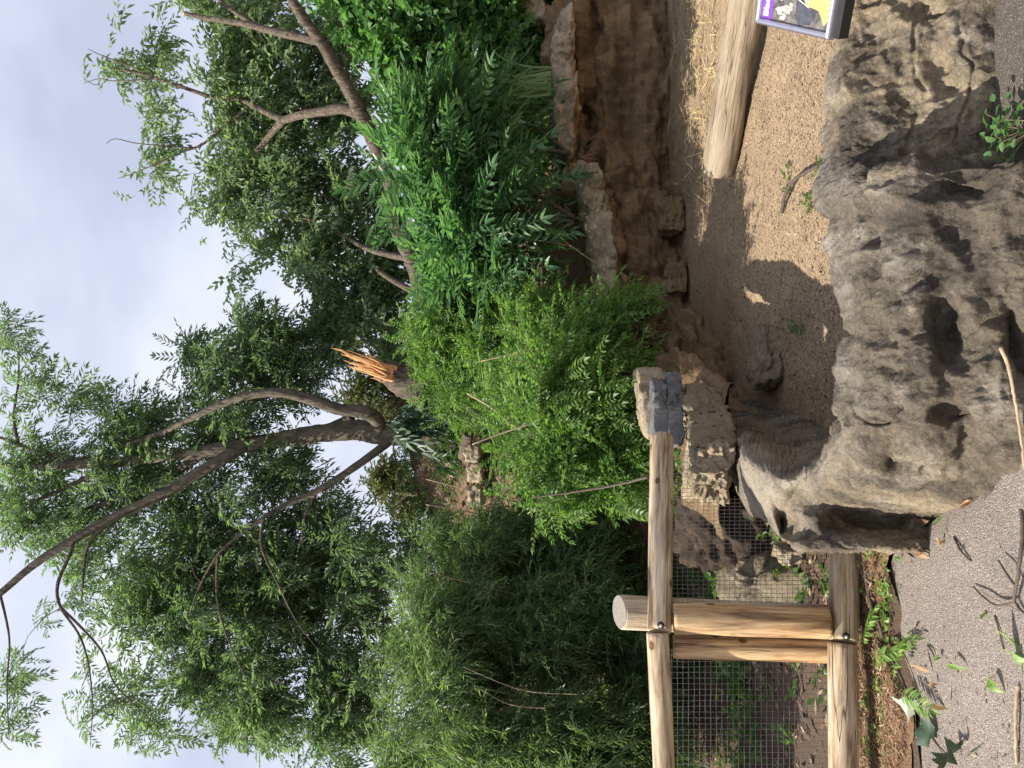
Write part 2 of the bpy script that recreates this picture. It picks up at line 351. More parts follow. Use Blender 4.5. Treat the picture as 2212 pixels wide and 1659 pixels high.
M_chipd = chip_mat('dark_leaf_litter', [(0.06, 0.04, 0.025), (0.16, 0.105, 0.065), (0.24, 0.17, 0.11), (0.11, 0.07, 0.045), (0.34, 0.26, 0.17)])
M_straw = plain('straw', (0.40, 0.32, 0.16), 0.7, var=0.35, sc=6)
M_needle = chip_mat('brown_needles', [(0.10, 0.055, 0.03), (0.22, 0.12, 0.06), (0.30, 0.19, 0.11), (0.16, 0.10, 0.06), (0.45, 0.34, 0.22)])

def leaf_mat(name, c1, c2, c3, trans=0.5, rough=0.48, spec=0.5, under=1.3):
    M, nt, b, o = mat(name)
    ge = N(nt, 'ShaderNodeNewGeometry'); c = coords(nt); n = tex(nt, 'Noise', 0.9, c, Detail=3)
    col = ramp(nt, mathn(nt, 'ADD', mathn(nt, 'MULTIPLY', ge.outputs['Random Per Island'], 0.6), mathn(nt, 'MULTIPLY', n.outputs[0], 0.4)), [(0.2, c1), (0.5, c2), (0.85, c3)])
    nt.links.new(col, b.inputs['Base Color']); b.inputs['Roughness'].default_value = rough; b.inputs['Specular IOR Level'].default_value = spec
    tr = N(nt, 'ShaderNodeBsdfTranslucent'); tcol = mixc(nt, 1.0, col, (1.7, 1.95, 0.95), 'MULTIPLY'); nt.links.new(tcol, tr.inputs[0])
    ms = N(nt, 'ShaderNodeMixShader'); ms.inputs[0].default_value = trans
    nt.links.new(b.outputs[0], ms.inputs[1]); nt.links.new(tr.outputs[0], ms.inputs[2]); nt.links.new(ms.outputs[0], o.inputs[0]); return M
LEAF = {
 'ash': leaf_mat('ash_leaf', (0.062, 0.102, 0.056), (0.108, 0.162, 0.092), (0.170, 0.225, 0.142)),
 'elm': leaf_mat('elm_leaf', (0.082, 0.126, 0.066), (0.138, 0.195, 0.108), (0.215, 0.270, 0.180)),
 'locust': leaf_mat('locust_leaf', (0.058, 0.122, 0.030), (0.116, 0.202, 0.054), (0.197, 0.282, 0.091), 0.5),
 'sumac': leaf_mat('sumac_leaf', (0.052, 0.117, 0.055), (0.088, 0.179, 0.079), (0.155, 0.254, 0.130), 0.45, 0.36),
 'willow': leaf_mat('willow_leaf', (0.075, 0.121, 0.055), (0.131, 0.188, 0.087), (0.211, 0.268, 0.148), 0.5),
 'vine': leaf_mat('vine_leaf', (0.049, 0.120, 0.037), (0.087, 0.186, 0.056), (0.141, 0.251, 0.093), 0.5),
 'cover': leaf_mat('ground_leaf', (0.035, 0.095, 0.020), (0.075, 0.155, 0.030), (0.14, 0.22, 0.05), 0.35),
 'fresh': leaf_mat('fresh_leaf', (0.10, 0.20, 0.035), (0.16, 0.27, 0.06), (0.28, 0.38, 0.11), 0.3),
 'wilt': leaf_mat('wilted_leaf', (0.012, 0.038, 0.018), (0.022, 0.060, 0.026), (0.05, 0.095, 0.04), 0.2),
 'far': leaf_mat('far_leaf', (0.05, 0.065, 0.020), (0.085, 0.095, 0.035), (0.12, 0.12, 0.05), 0.3),
 'strap': leaf_mat('strap_leaf', (0.12, 0.20, 0.10), (0.18, 0.28, 0.15), (0.27, 0.36, 0.22), 0.3),
 'white': leaf_mat('leaf_underside', (0.302, 0.324, 0.259), (0.360, 0.382, 0.317), (0.432, 0.446, 0.389), 0.2, 0.7),
 'maple': leaf_mat('maple_leaf', (0.022, 0.045, 0.024), (0.034, 0.062, 0.032), (0.050, 0.080, 0.045), 0.2, 0.4),
 'dry': leaf_mat('dry_leaf', (0.22, 0.11, 0.05), (0.34, 0.19, 0.09), (0.5, 0.36, 0.2), 0.15, 0.8),
}
# ------------------------------------------------------------------ leaf templates: (V, tris), rachis along +x, upper side +z
def blade(L_, w, fold=0.18, droop=0.0, rich=False):
    if not rich:
        V = np.array([[0, 0, 0], [0.45 * L_, -w / 2, fold * w], [L_, 0, -droop * L_], [0.45 * L_, w / 2, fold * w]])
        return V, np.array([[0, 1, 2], [0, 2, 3]])
    x = np.array([0, .22, .5, .78, 1.0]) * L_; ww = np.array([0.05, .8, 1.0, .6, 0.0]) * w / 2; zz = -droop * x * x / L_
    V = []
    for a, b_, c_ in zip(x, ww, zz): V += [[a, -b_, c_ + fold * b_ * 2], [a, 0, c_], [a, b_, c_ + fold * b_ * 2]]
    F = []
    for i in range(4):
        for j in (0, 1):
            q = [i * 3 + j, i * 3 + 3 + j, i * 3 + 4 + j, i * 3 + 1 + j]; F += [[q[0], q[1], q[2]], [q[0], q[2], q[3]]]
    return np.array(V), np.array(F)
def rotz(a): c, s = math.cos(a), math.sin(a); return np.array([[c, -s, 0], [s, c, 0], [0, 0, 1]])
def rotx(a): c, s = math.cos(a), math.sin(a); return np.array([[1, 0, 0], [0, c, -s], [0, s, c]])
def roty(a): c, s = math.cos(a), math.sin(a); return np.array([[c, 0, s], [0, 1, 0], [-s, 0, c]])
def frond(Lr, pairs, ll, lw, droop=0.3, ang=62, seed=0, rich=False, stem=True, start=0.15):
    r = np.random.default_rng(seed); mb = MB()
    cur = lambda x: np.array([x, 0.04 * Lr * math.sin(3 * x / Lr + seed), -droop * Lr * (x / Lr) ** 2])
    if stem:
        pts = np.array([cur(x) for x in np.linspace(0, Lr, 5)]); V, F = tube_arr(pts, np.linspace(0.012, 0.005, 5) * Lr * 0.5, 3)
        mb.add(V, np.concatenate([F[0][:, [0, 1, 2]], F[0][:, [0, 2, 3]]]))
    for i in range(pairs):
        x = Lr * (start + (1 - start) * i / max(1, pairs - 1)); size = 1 - 0.45 * abs(i / max(1, pairs - 1) - 0.45) ** 1.3
        for s in (-1, 1):
            V, F = blade(ll * size * r.uniform(0.85, 1.12), lw * size * r.uniform(0.85, 1.1), 0.18, 0.15, rich)
            V = V @ rotx(r.uniform(-.5, .5)).T @ roty(r.uniform(0.0, 0.45)).T @ rotz(s * math.radians(ang - 22 * i / pairs + r.uniform(-9, 9))).T + cur(x)
            mb.add(V, F)
    V, F = blade(ll, lw, 0.18, 0.2, rich); mb.add(V @ roty(0.35).T + cur(Lr), F)
    V, F = mb.get(); return V, F[0]
def sprig(nl, L_, ll, lw, seed=0, spread=1.0, droop=0.2):
    """A twig with alternate simple leaves."""
    r = np.random.default_rng(seed); mb = MB(); cur = lambda x: np.array([x, 0.06 * L_ * math.sin(4 * x / L_ + seed), -droop * L_ * (x / L_) ** 2])
    pts = np.array([cur(x) for x in np.linspace(0, L_, 4)]); V, F = tube_arr(pts, np.linspace(0.009, 0.004, 4) * L_ * 0.6, 3); mb.add(V, np.concatenate([F[0][:, [0, 1, 2]], F[0][:, [0, 2, 3]]]))
    for i in range(nl):
        x = L_ * (0.15 + 0.85 * i / (nl - 1)); s = 1 if i % 2 else -1
        V, F = blade(ll * r.uniform(.75, 1.15), lw * r.uniform(.8, 1.15), 0.2, 0.2)
        V = V @ rotx(r.uniform(-1, 1)).T @ roty(r.uniform(-.2, .7)).T @ rotz(s * spread * r.uniform(.4, 1.15)).T + cur(x); mb.add(V, F)
    V, F = mb.get(); return V, F[0]
ASH = [frond(0.42, 6, 0.15, 0.042, 0.35, 55, s) for s in range(5)]
ELM = [sprig(8, 0.38, 0.14, 0.06, s) for s in range(6)]
LOC = [frond(0.22, 8, 0.05, 0.02, 0.25, 70, s + 20) for s in range(5)]
SUM = [frond(0.75, 9, 0.19, 0.052, 0.35, 66, s + 40, True) for s in range(6)]
WIL = [sprig(13, 0.30, 0.085, 0.012, s + 60, 0.85, 0.35) for s in range(6)]
VIN = [sprig(7, 0.28, 0.12, 0.095, s + 80, 1.2) for s in range(5)]
COV = [sprig(6, 0.10, 0.045, 0.026, s + 90, 1.2) for s in range(5)]
def frames(d, up, roll):
    d = d / (np.linalg.norm(d, axis=1, keepdims=True) + 1e-9)
    y = np.cross(np.broadcast_to(up, d.shape), d); y /= np.linalg.norm(y, axis=1, keepdims=True) + 1e-6; z = np.cross(d, y)
    c, s = np.cos(roll)[:, None], np.sin(roll)[:, None]
    return np.stack([d, y * c + z * s, z * c - y * s], 1)             # rows: local axes
def bake(temps, pos, dirs, scale, roll, up=(0.02, 0.03, 1.0)):
    """All copies of the templates as one vertex and one face array."""
    R = frames(dirs, np.array(up), roll); n = len(pos); pick = rng.integers(0, len(temps), n); Vs = []; Fs = []; o = 0
    for k, (V, F) in enumerate(temps):
        ix = np.where(pick == k)[0]
        if not len(ix): continue
        A = np.einsum('mk,nkj->nmj', V, R[ix]) * scale[ix][:, None, None] + pos[ix][:, None]
        Vs.append(A.reshape(-1, 3)); Fs.append((F[None] + (np.arange(len(ix)) * len(V))[:, None, None] + o).reshape(-1, 3)); o += A.shape[0] * A.shape[1]
    return np.concatenate(Vs), np.concatenate(Fs)
def ball(n, hollow=0.5):
    d = rng.normal(size=(n, 3)); d /= np.linalg.norm(d, axis=1, keepdims=True); r = rng.random(n) ** (1 / 3)
    r = np.where(rng.random(n) < hollow, 0.7 + 0.3 * r, r); return d * r[:, None]
def cloud(cl, D, dd, n_per_area, hollow=0.4):
    """Points in clumps (y, v, ry, rv[, density]); returns points and an outward direction."""
    P_, O_ = [], []
    for c in cl:
        y, v, ry, rv = c[:4]; k = c[4] if len(c) > 4 else 1.0; D0 = D + (c[5] if len(c) > 5 else 0)
        n = max(8, int(n_per_area * ry * rv * 3.14 / 1000 * k)); m_ = max(4, int(ry * rv / 900)); sc_ = ball(m_, .3) * .78; q_ = rng.integers(0, m_, n); sz_ = rng.uniform(.22, .48, m_)[q_]; b = sc_[q_] + ball(n, hollow) * sz_[:, None]; st_ = rng.random(n) < .12; b[st_] *= rng.uniform(1.0, 1.22, (st_.sum(), 1))
        P_.append(PV(y + ry * b[:, 0], v + rv * b[:, 1], D0 + dd * b[:, 2])); O_.append(np.stack([-b[:, 0], b[:, 2], -b[:, 1]], 1))
    return np.concatenate(P_), np.concatenate(O_)
def leaf_dirs(o, out=0.8, rnd=0.8, down=0.25, wind=(0.35, 0, 0)):
    return o * out + rng.normal(size=o.shape) * rnd + np.array([0, 0, -down]) + np.array(wind)
def foliage(name, temps, pts, outs, mat_, parent, smin=0.75, smax=1.2, kind='stuff', **kw):
    V, F = bake(temps, pts, leaf_dirs(outs, **kw), rng.uniform(smin, smax, len(pts)), rng.normal(0, 0.5, len(pts)))
    return obj(name, V, F, mat_, parent, smooth=False, kind=kind)
def parts_of(name, temps, mat_, parent, pts, dirs, smin=0.8, smax=1.2, meshes={}):
    """Separate children sharing a few meshes."""
    key = (name, mat_.name, id(temps))
    if key not in meshes: meshes[key] = [mesh_of(name, V, F, mat_, False) for V, F in temps]
    R = frames(dirs, np.array([0.02, 0.03, 1.0]), rng.normal(0, 0.4, len(pts)))
    for p, r_ in zip(pts, R):
        o = bpy.data.objects.new(name, random.choice(meshes[key])); COL.objects.link(o); o.parent = parent
        M_ = Matrix([[*r_[:, i]] for i in range(3)]) if False else Matrix(r_.T.tolist())
        s = rng.uniform(smin, smax); o.matrix_basis = Matrix.Translation(Vector(p - org(parent))) @ M_.to_4x4() @ Matrix.Scale(s, 4)

# ------------------------------------------------------------------ structure: ground, path, pit floor, hill
def zfloor(D): return -0.30 + 0.075 * (D - 3.5)
# wide ground far below everything so that nothing ends in a void
gx = np.linspace(-160, 160, 41); gy = np.linspace(-60, 260, 41); X_, Y_ = np.meshgrid(gx, gy, indexing='ij')
V = np.stack([X_, Y_, np.full_like(X_, -0.95)], -1); o = obj('ground', V, grid_faces(41, 41), M_soil, base=(0, 0, -0.95)); tag(o, None, None, kind='structure')
# asphalt path
edge = [(-9, 3.45), (-4, 3.42), *[tuple(G(y, v)[:2]) for y, v in ((1659, 1962), (1600, 1972), (1540, 1966), (1480, 1946), (1420, 1925), (1350, 1910), (1250, 1906), (1180, 1920))], (-0.72, 3.62), (-0.3, 2.95), (0.3, 2.75), (0.9, 2.95), (9, 2.98)]
ed = catmull(edge, 160); ed[:, 1] += 0.015 * vnoise(np.stack([ed[:, 0] * 9, ed[:, 1] * 9, 0 * ed[:, 0]], 1), 4)
rows = np.linspace(0, 1, 40)
V = np.stack([np.stack([ed[:, 0], ed[:, 1] * (1 - r) + (-6) * r, 0 * ed[:, 0]], 1) for r in rows])
V[..., 2] += 0.006 * fbm(V, 1.3, 3, 3); V[0, :, 2] -= 0.03; V[1, :, 2] += 0.0
o = obj('path', V, grid_faces(40, 160)[:, ::-1], M_asph, base=(0, 2, 0)); tag(o, None, None, kind='structure')
# pit floor
gx = np.linspace(-1.2, 9.5, 180); gy = np.linspace(2.95, 11.2, 150); X_, Y_ = np.meshgrid(gx, gy, indexing='ij')
V = np.stack([X_, Y_, zfloor(Y_)], -1); V[..., 2] += 0.035 * fbm(V, 0.9, 4, 8) + 0.008 * fbm(V, 9, 3, 9)
FLOORV = V
o = obj('pit_floor', V, grid_faces(180, 150), M_floor, base=(3, 6, -0.2)); tag(o, None, None, kind='structure')

# ------------------------------------------------------------------ pit wall profile columns: (y, v_base, v_rim, D_base, D_rim)
def dfl(v):                                                  # depth where a ray meets the pit floor
    t = math.tan(math.atan((v - CV) / FPX) - PITCH); return (EYE[2] + 0.30 + 0.075 * 3.5) / (t + 0.075)
WALL = [(905, 1640, 1560, 5.9, 5.0), (862, 1602, 1500, 6.7, 5.7), (825, 1580, 1475, 7.15, 6.3), (790, 1566, 1392, 7.4, 6.9), (750, 1548, 1368, 7.8, 7.4), (700, 1514, 1350, 8.35, 8.1),
        (625, 1484, 1298, 9.0, 8.9), (565, 1480, 1290, 9.1, 9.05), (500, 1465, 1282, 9.4, 9.2), (440, 1450, 1262, 9.6, 9.25), (395, 1440, 1230, 9.7, 9.3), (345, 1440, 1222, 9.8, 9.45),
        (325, 1440, 1204, 9.8, 9.75), (280, 1440, 1200, 9.85, 9.8), (200, 1446, 1192, 9.85, 9.8), (115, 1452, 1189, 9.8, 9.75), (60, 1455, 1188, 9.8, 9.8), (15, 1457, 1196, 10.0, 10.0), (-60, 1457, 1200, 10.1, 10.2), (-250, 1457, 1195, 10.3, 10.4), (-600, 1457, 1195, 10.6, 10.7)]
PROF = [(-0.02, -0.35), (0.0, 0.0), (0.02, 0.12), (0.02, 0.3), (0.0, 0.48), (-0.06, 0.6), (-0.24, 0.69), (-0.26, 0.735), (0.16, 0.755), (0.20, 0.79), (0.13, 0.86), (0.05, 0.93), (-0.06, 0.985), (-0.2, 1.0), (-0.5, 1.0), (-0.8, 0.98)]
rows = []; RIM = []
for (y, vb, vr, Db, Dr) in WALL:
    b_ = P(y, vb, Db); r_ = P(y, vr, Dr); RIM.append(r_)
    rows.append((b_, r_))
bp = np.array([r[0] for r in rows]); rp = np.array([r[1] for r in rows])
tan_ = np.gradient(bp, axis=0); nrm = np.stack([tan_[:, 1], -tan_[:, 0], 0 * tan_[:, 0]], 1); nrm /= np.linalg.norm(nrm, axis=1, keepdims=True)
nrm *= np.sign(-(nrm[:, 1:2]) + 1e-6)                        # towards the pit / camera
colm = []
for i in range(len(rows)):
    pts = []
    for off, f in PROF:
        q = bp[i] * (1 - min(max(f, 0), 1)) + rp[i] * min(max(f, 0), 1); q = q + nrm[i] * off
        q[2] = bp[i][2] + (rp[i][2] - bp[i][2]) * f
        pts.append(q)
    colm.append(pts)
Wg = catmull(np.array(colm), 440); Wg = np.swapaxes(catmull(np.swapaxes(Wg, 0, 1), 110), 0, 1)
nn = grid_normals(Wg); nn *= np.sign(np.sum(nn * (EYE - Wg), -1, keepdims=True))
disp = 0.10 * fbm(Wg, 1.3, 4, 21, stretch=(1, 1, 2.0)) + 0.085 * ridge(Wg, 2.6, 25, stretch=(0.7, 0.7, 2.6)) - .05 + 0.034 * fbm(Wg, 9, 4, 27, .6)
blk = np.abs(vnoise((Wg + .25 * fbm(Wg, 1.5, 2, 33)[..., None]) * np.array([1.1, 1.1, .7]), 31)); disp *= np.clip(np.arange(440) / 70, .25, 1)[:, None]; disp += 0.22 * np.clip(np.arange(440) / 90 - .4, 0, 1)[:, None] * (blk - .2) * (np.arange(110) < 75)[None]; disp += .03 * np.round(vnoise(Wg * np.array([2.2, 2.2, 4.5]), 35) * 2) / 2
Wg = Wg + nn * disp[..., None]
pit_wall = obj('pit_wall', Wg, grid_faces(440, 110), M_pit, base=P(300, 1450, 9.8)); tag(pit_wall, 'long brown rock wall closing off the back of the sunken animal pit', 'rock wall')

# the pale weathered ledge on top of the pit wall, in separate lumps
def lump(corners, nx=14, ny=10, nz=10, amp=0.03, sc=6, seed=0, rnd=0.35, rough=0.5):
    """A closed rock from eight corners (x right, y away, z up), rounded and roughened."""
    C8 = np.array(corners, float).reshape(2, 2, 2, 3)
    def mp_(u, v, w):
        q = lambda a: np.stack([1 - a, a], -1)
        return np.einsum('...i,...j,...k,ijkl->...l', q(u), q(v), q(w), C8)
    cen = C8.reshape(-1, 3).mean(0); mb = MB()
    for ax in range(3):
        for sd in (0, 1):
            n2 = [nx, ny, nz]; a, b_ = [i for i in range(3) if i != ax]
            A, B = np.meshgrid(np.linspace(0, 1, n2[a]), np.linspace(0, 1, n2[b_]), indexing='ij'); uvw = [None] * 3; uvw[ax] = np.full_like(A, sd); uvw[a] = A; uvw[b_] = B
            U = np.stack(uvw, -1) * 2 - 1
            s = np.sqrt(1 - rnd * 0.5 * (np.sort(np.abs(U), -1)[..., 1] ** 4) - rnd * 0.3 * (np.sort(np.abs(U), -1)[..., 0] ** 4))
            U = U * s[..., None]; q = mp_(*[(U[..., i] + 1) / 2 for i in range(3)])
            dr = q - cen; ln = np.linalg.norm(dr, axis=-1, keepdims=True)
            d = amp * fbm(q, sc, 4, seed) + amp * rough * ridge(q, sc * 1.7, seed + 9, stretch=(1, 1, 2)) - amp * 0.5 + amp * .35 * fbm(q, sc * 6, 3, seed + 3)
            q = q + dr / ln * d[..., None]
            F = grid_faces(n2[a], n2[b_]); flip = (sd == 0) ^ (ax == 1)
            mb.add(q, F if not flip else F[:, ::-1])
    V, F = mb.get()
    key = np.round(V, 5); u, idx = np.unique(key, axis=0, return_inverse=True)
    return u, [f for f in (idx.reshape(-1)[F[0]],)]
def box8(y0, y1, v_top, v_bot, D, dep, dy1=0.0, tilt=0.0, D1=None):
    """Corners for `lump`: y0 left end, y1 right end (photo), depth D at the left, D1 at the right."""
    D1 = D if D1 is None else D1; out = []
    for (y, DD, k) in ((y0, D, 0), (y1, D1, 1)):
        vt = v_top[k] if isinstance(v_top, tuple) else v_top; vb = v_bot[k] if isinstance(v_bot, tuple) else v_bot
        f0 = P(y, vb, DD); f1 = P(y, vt, DD + tilt)
        for dd in (0, dep):
            out.append(f0 + [0, dd, 0]); out.append(f1 + [0, dd, 0])
    return out
def rock(name, corners, mat_, label, cat='rock', group=None, **kw):
    V, F = lump(corners, **kw); o = obj(name, V, F, mat_); return tag(o, label, cat, group)
GL = 'pale stones along the rim of the pit wall'
rock('ledge_stone', box8(478, 338, (1262, 1224), (1328, 1300), 8.7, 0.9, D1=8.75, tilt=0.28), M_pale, 'pale jutting boulder on the pit rim with a dark lower corner', 'rock', GL, nx=46, ny=26, nz=30, amp=0.085, sc=3.2, seed=3, rnd=.6, rough=.35)
rock('ledge_stone', box8(662, 452, (1286, 1268), (1345, 1334), 8.4, 0.9, D1=8.62, tilt=0.22), M_pale, 'long pale rim stone left of the jutting boulder beneath the crossing twigs', 'rock', GL, nx=50, ny=20, nz=22, amp=0.085, sc=3, seed=5, rnd=.6, rough=.35)
rock('ledge_stone', box8(345, 98, (1200, 1186), (1250, 1242), 9.15, 0.9, D1=9.1, tilt=0.22), M_pale, 'long cracked pale rim stone right of the jutting boulder', 'rock', GL, nx=56, ny=20, nz=22, amp=0.085, sc=3, seed=7, rnd=.6, rough=.35)
rock('ledge_stone', box8(122, 8, (1190, 1196), (1245, 1240), 9.1, 0.9, D1=9.2, tilt=0.15), M_pale, 'blocky pale rim stone near the right edge of the pit wall', 'rock', GL, nx=36, ny=20, nz=22, amp=0.085, sc=3, seed=9, rnd=.6, rough=.35)
rock('ledge_stone', box8(40, -60, (1122, 1128), (1182, 1190), 9.9, 0.6, D1=10.0, tilt=0.25), M_pale, 'weathered pale outcrop above the rim stones at the far right', 'rock', GL, nx=36, ny=20, nz=26, amp=0.07, sc=4, seed=11)
rock('ledge_stone', box8(812, 770, (1372, 1364), (1430, 1420), 6.7, 0.6, D1=7.2, tilt=0.12), M_pale, 'small pale rim stone half hidden under the drooping feathery branch', 'rock', GL, nx=24, ny=18, nz=22, amp=0.04, sc=5, seed=13)
rock('pit_rock', box8(500, 425, (1424, 1422), (1480, 1478), 8.9, 0.5, D1=9.1, tilt=0.1), M_pit, 'squat brown block sticking out at the foot of the pit wall', 'rock', None, nx=24, ny=18, nz=22, amp=0.05, sc=4, seed=15)
rock('pit_rock', box8(635, 565, (1440, 1438), (1488, 1486), 8.6, 0.4, D1=8.8, tilt=0.05), M_pit, 'low squared brown stone beside the dark drain slot in the pit wall', 'rock', None, nx=24, ny=14, nz=18, amp=0.035, sc=5, seed=16)

# ------------------------------------------------------------------ front rock wall (lofted columns, lowest point first)
def lerp_tab(y, tab): return np.interp(y, [t[0] for t in tab], [t[1] for t in tab])
VL = [(-500, 1850), (-100, 1848), (0, 1840), (92, 1826), (184, 1806), (257, 1814), (367, 1818), (423, 1822), (533, 1838), (643, 1846), (740, 1850), (806, 1852), (860, 1850), (900, 1844)]
DB = [(-500, 2.84), (120, 2.82), (230, 2.84), (345, 2.86), (385, 2.52), (430, 2.50), (560, 2.52), (650, 2.56), (720, 2.60), (800, 2.55), (900, 2.56), (1000, 2.66)]
DL = [(-500, 3.10), (345, 3.10), (400, 3.02), (560, 2.98), (900, 2.95)]
SH = [(-500, .45), (345, .45), (385, .22), (430, 0.24), (800, 0.28), (900, .34)]             # how far the face leans back low down
ys = [-500, -300, -120, -40, 40, 120, 190, 250, 300, 332, 352, 372, 386, 400, 440, 500, 560, 620, 680, 740, 800, 850, 900]
cols = []
for y in ys:
    vl = lerp_tab(y, VL); dl = lerp_tab(y, DL); db = lerp_tab(y, DB); sh = lerp_tab(y, SH)
    lip = P(y, vl, dl); k = dl / 2.95
    x0 = (CY - y) / FPX * db * 1.02
    def q(f, z): return [x0 + (lip[0] - x0) * f, db + (dl - db) * f, z]
    h = lip[2]
    c = [[x0, db - 0.01, -0.22], [x0, db, 0.0], q(sh * .35, h * .22), q(sh, h * .45), q(sh + .25 * (1 - sh), h * .72), q(sh + .72 * (1 - sh), h * .93), list(lip)]
    wtop = 0.10 if y < 380 else 0.15
    c += [[lip[0], dl + wtop, h + 0.012], [lip[0], dl + wtop + .10, h - .10], [lip[0], dl + wtop + .16, -.1], [lip[0], dl + wtop + .2, -.6]]
    cols.append(c)
def w3(*a): return [list(map(float, q)) for q in a]
def gz(y, v, dz=0.0): q = G(y, v, 0.0); return np.array([q[0], q[1], dz])
# corner, groove, wing and saddle (measured columns)
cols.append(w3(gz(975, 2215, -.2), gz(975, 2215), P(965, 2120, 2.70), P(955, 2030, 2.74), P(945, 1930, 2.82), P(935, 1860, 2.92), P(930, 1826, 3.0), P(915, 1815, 3.15), P(900, 1830, 3.3), [-.12, 3.6, -.15], [-.10, 3.8, -.7]))
cols.append(w3(gz(1032, 2165, -.2), gz(1032, 2165), P(1022, 2085, 2.82), P(1008, 2000, 2.84), P(995, 1900, 2.92), P(980, 1840, 3.02), P(968, 1800, 3.14), P(945, 1800, 3.3), P(935, 1815, 3.5), [-.2, 4.1, -.15], [-.15, 4.3, -.7]))
cols.append(w3(gz(1072, 2122, -.2), gz(1072, 2122), P(1064, 2050, 2.95), P(1052, 1970, 2.98), P(1040, 1880, 3.06), P(1028, 1820, 3.16), P(1012, 1774, 3.3), P(985, 1776, 3.42), P(960, 1795, 3.8), [-.26, 4.6, -.16], [-.2, 4.8, -.7]))
cols.append(w3(gz(1101, 2060, -.2), gz(1101, 2060), P(1094, 2000, 3.14), P(1086, 1930, 3.17), P(1074, 1855, 3.23), P(1062, 1790, 3.34), P(1046, 1738, 3.42), P(1012, 1742, 3.42), P(975, 1765, 4.1), [-.29, 5.0, -.15], [-.2, 5.2, -.7]))
cols.append(w3(gz(1112, 2010, -.2), gz(1112, 2010), P(1112, 1955, 3.38), P(1108, 1890, 3.42), P(1100, 1830, 3.46), P(1088, 1765, 3.48), P(1068, 1715, 3.62), P(1030, 1714, 3.46), P(975, 1730, 4.4), [-.25, 5.4, -.12], [-.2, 5.6, -.7]))
cols.append(w3(gz(1121, 1985, -.2), gz(1121, 1985), P(1122, 1940, 3.50), P(1122, 1880, 3.53), P(1120, 1820, 3.53), P(1116, 1756, 3.44), P(1094, 1700, 3.75), P(1026, 1688, 3.58), P(960, 1700, 4.7), [-.22, 5.7, -.1], [-.2, 5.9, -.7]))
cols.append(w3(gz(1168, 2005, -.2), gz(1168, 2005), P(1172, 1955, 3.30), P(1176, 1890, 3.32), P(1174, 1825, 3.34), P(1166, 1752, 3.45), P(1132, 1690, 3.92), P(1016, 1660, 3.72), P(945, 1670, 4.9), [-.20, 6.0, -.08], [-.2, 6.2, -.7]))
cols.append(w3(gz(1197, 2004, -.2), gz(1197, 2004), P(1194, 1950, 3.34), P(1190, 1880, 3.37), P(1188, 1810, 3.40), P(1182, 1735, 3.46), P(1160, 1684, 3.82), P(996, 1628, 3.95), P(930, 1645, 5.1), [-.18, 6.3, -.05], [-.2, 6.5, -.7]))
cols.append(w3([-.70, 3.75, -.2], [-.70, 3.75, 0], [-.71, 3.76, .1], [-.70, 3.77, .18], [-.69, 3.78, .25], [-.69, 3.78, .31], P(1118, 1648, 4.15), P(978, 1604, 4.2), P(905, 1620, 5.4), [-.16, 6.6, 0.0], [-.15, 6.8, -.7]))
cols.append(w3([-.62, 4.6, -.2], [-.62, 4.6, 0], [-.62, 4.6, .1], [-.62, 4.6, .2], [-.62, 4.6, .28], [-.62, 4.6, .36], P(1098, 1612, 4.4), P(978, 1596, 4.5), P(890, 1590, 5.8), [-.12, 6.9, 0.0], [-.1, 7.0, -.7]))
cols.append(w3([-.5, 5.4, -.2], [-.5, 5.4, 0], [-.5, 5.4, .1], [-.5, 5.4, .2], [-.5, 5.4, .3], [-.5, 5.4, .38], [-.45, 5.5, .42], [-.3, 5.6, .42], [-.1, 6.2, .36], [0, 7.2, 0.0], [0, 7.3, -.7]))
cols = np.array(cols)
NS, NT = 640, 170
Fg = catmull(cols, NS); fs_ = np.swapaxes(Fg, 0, 1); Fg = np.swapaxes(np.concatenate([catmull(fs_[:7], 112), catmull(fs_[6:], NT - 111)[1:]]), 0, 1)
nn = grid_normals(Fg); nn *= -np.sign(np.mean(nn[:200, 40:60, 1])); nn[:, 109:113] = (nn[:, 107:108] + nn[:, 115:116]) / 2      # front faces look towards -y
yy, vv = proj(Fg)
yy = yy + 15 * fbm(Fg, 6, 4, 81, .6); vv = vv + 15 * fbm(Fg, 6, 4, 82, .6)
front = np.clip((110 - np.arange(NT)) / 8, 0, 1)[None, :]   # features only on the outer face
def gau(y0, v0, sy, sv, rot=0.0):
    c, s = math.cos(rot), math.sin(rot); a = (yy - y0) * c + (vv - v0) * s; b = -(yy - y0) * s + (vv - v0) * c
    return np.exp(-((a / sy) ** 2) - ((b / sv) ** 2))
def dent(y0, v0, sy, sv, rot=0.0, p=4):
    c, s = math.cos(rot), math.sin(rot); a = (yy - y0) * c + (vv - v0) * s; b = -(yy - y0) * s + (vv - v0) * c
    r = (np.abs(a / sy) ** 2 + np.abs(b / sv) ** 2) ** 0.5; return 1 / (1 + r ** (2 * p))
calm = np.clip((cols.shape[0] and 1) * np.interp(np.linspace(0, len(cols) - 1, NS), [0, 22, 25, 32, 33], [1, 1, .55, .5, .8]), 0, 1)[:, None]
wq = Fg + 0.10 * np.stack([fbm(Fg, 3.1, 3, 91), fbm(Fg, 3.1, 3, 92), fbm(Fg, 3.1, 3, 93)], -1)
def billow(p, sc, seed, stretch=(1, 1, 1)): return np.abs(vnoise(p * np.array(stretch) * sc, seed))
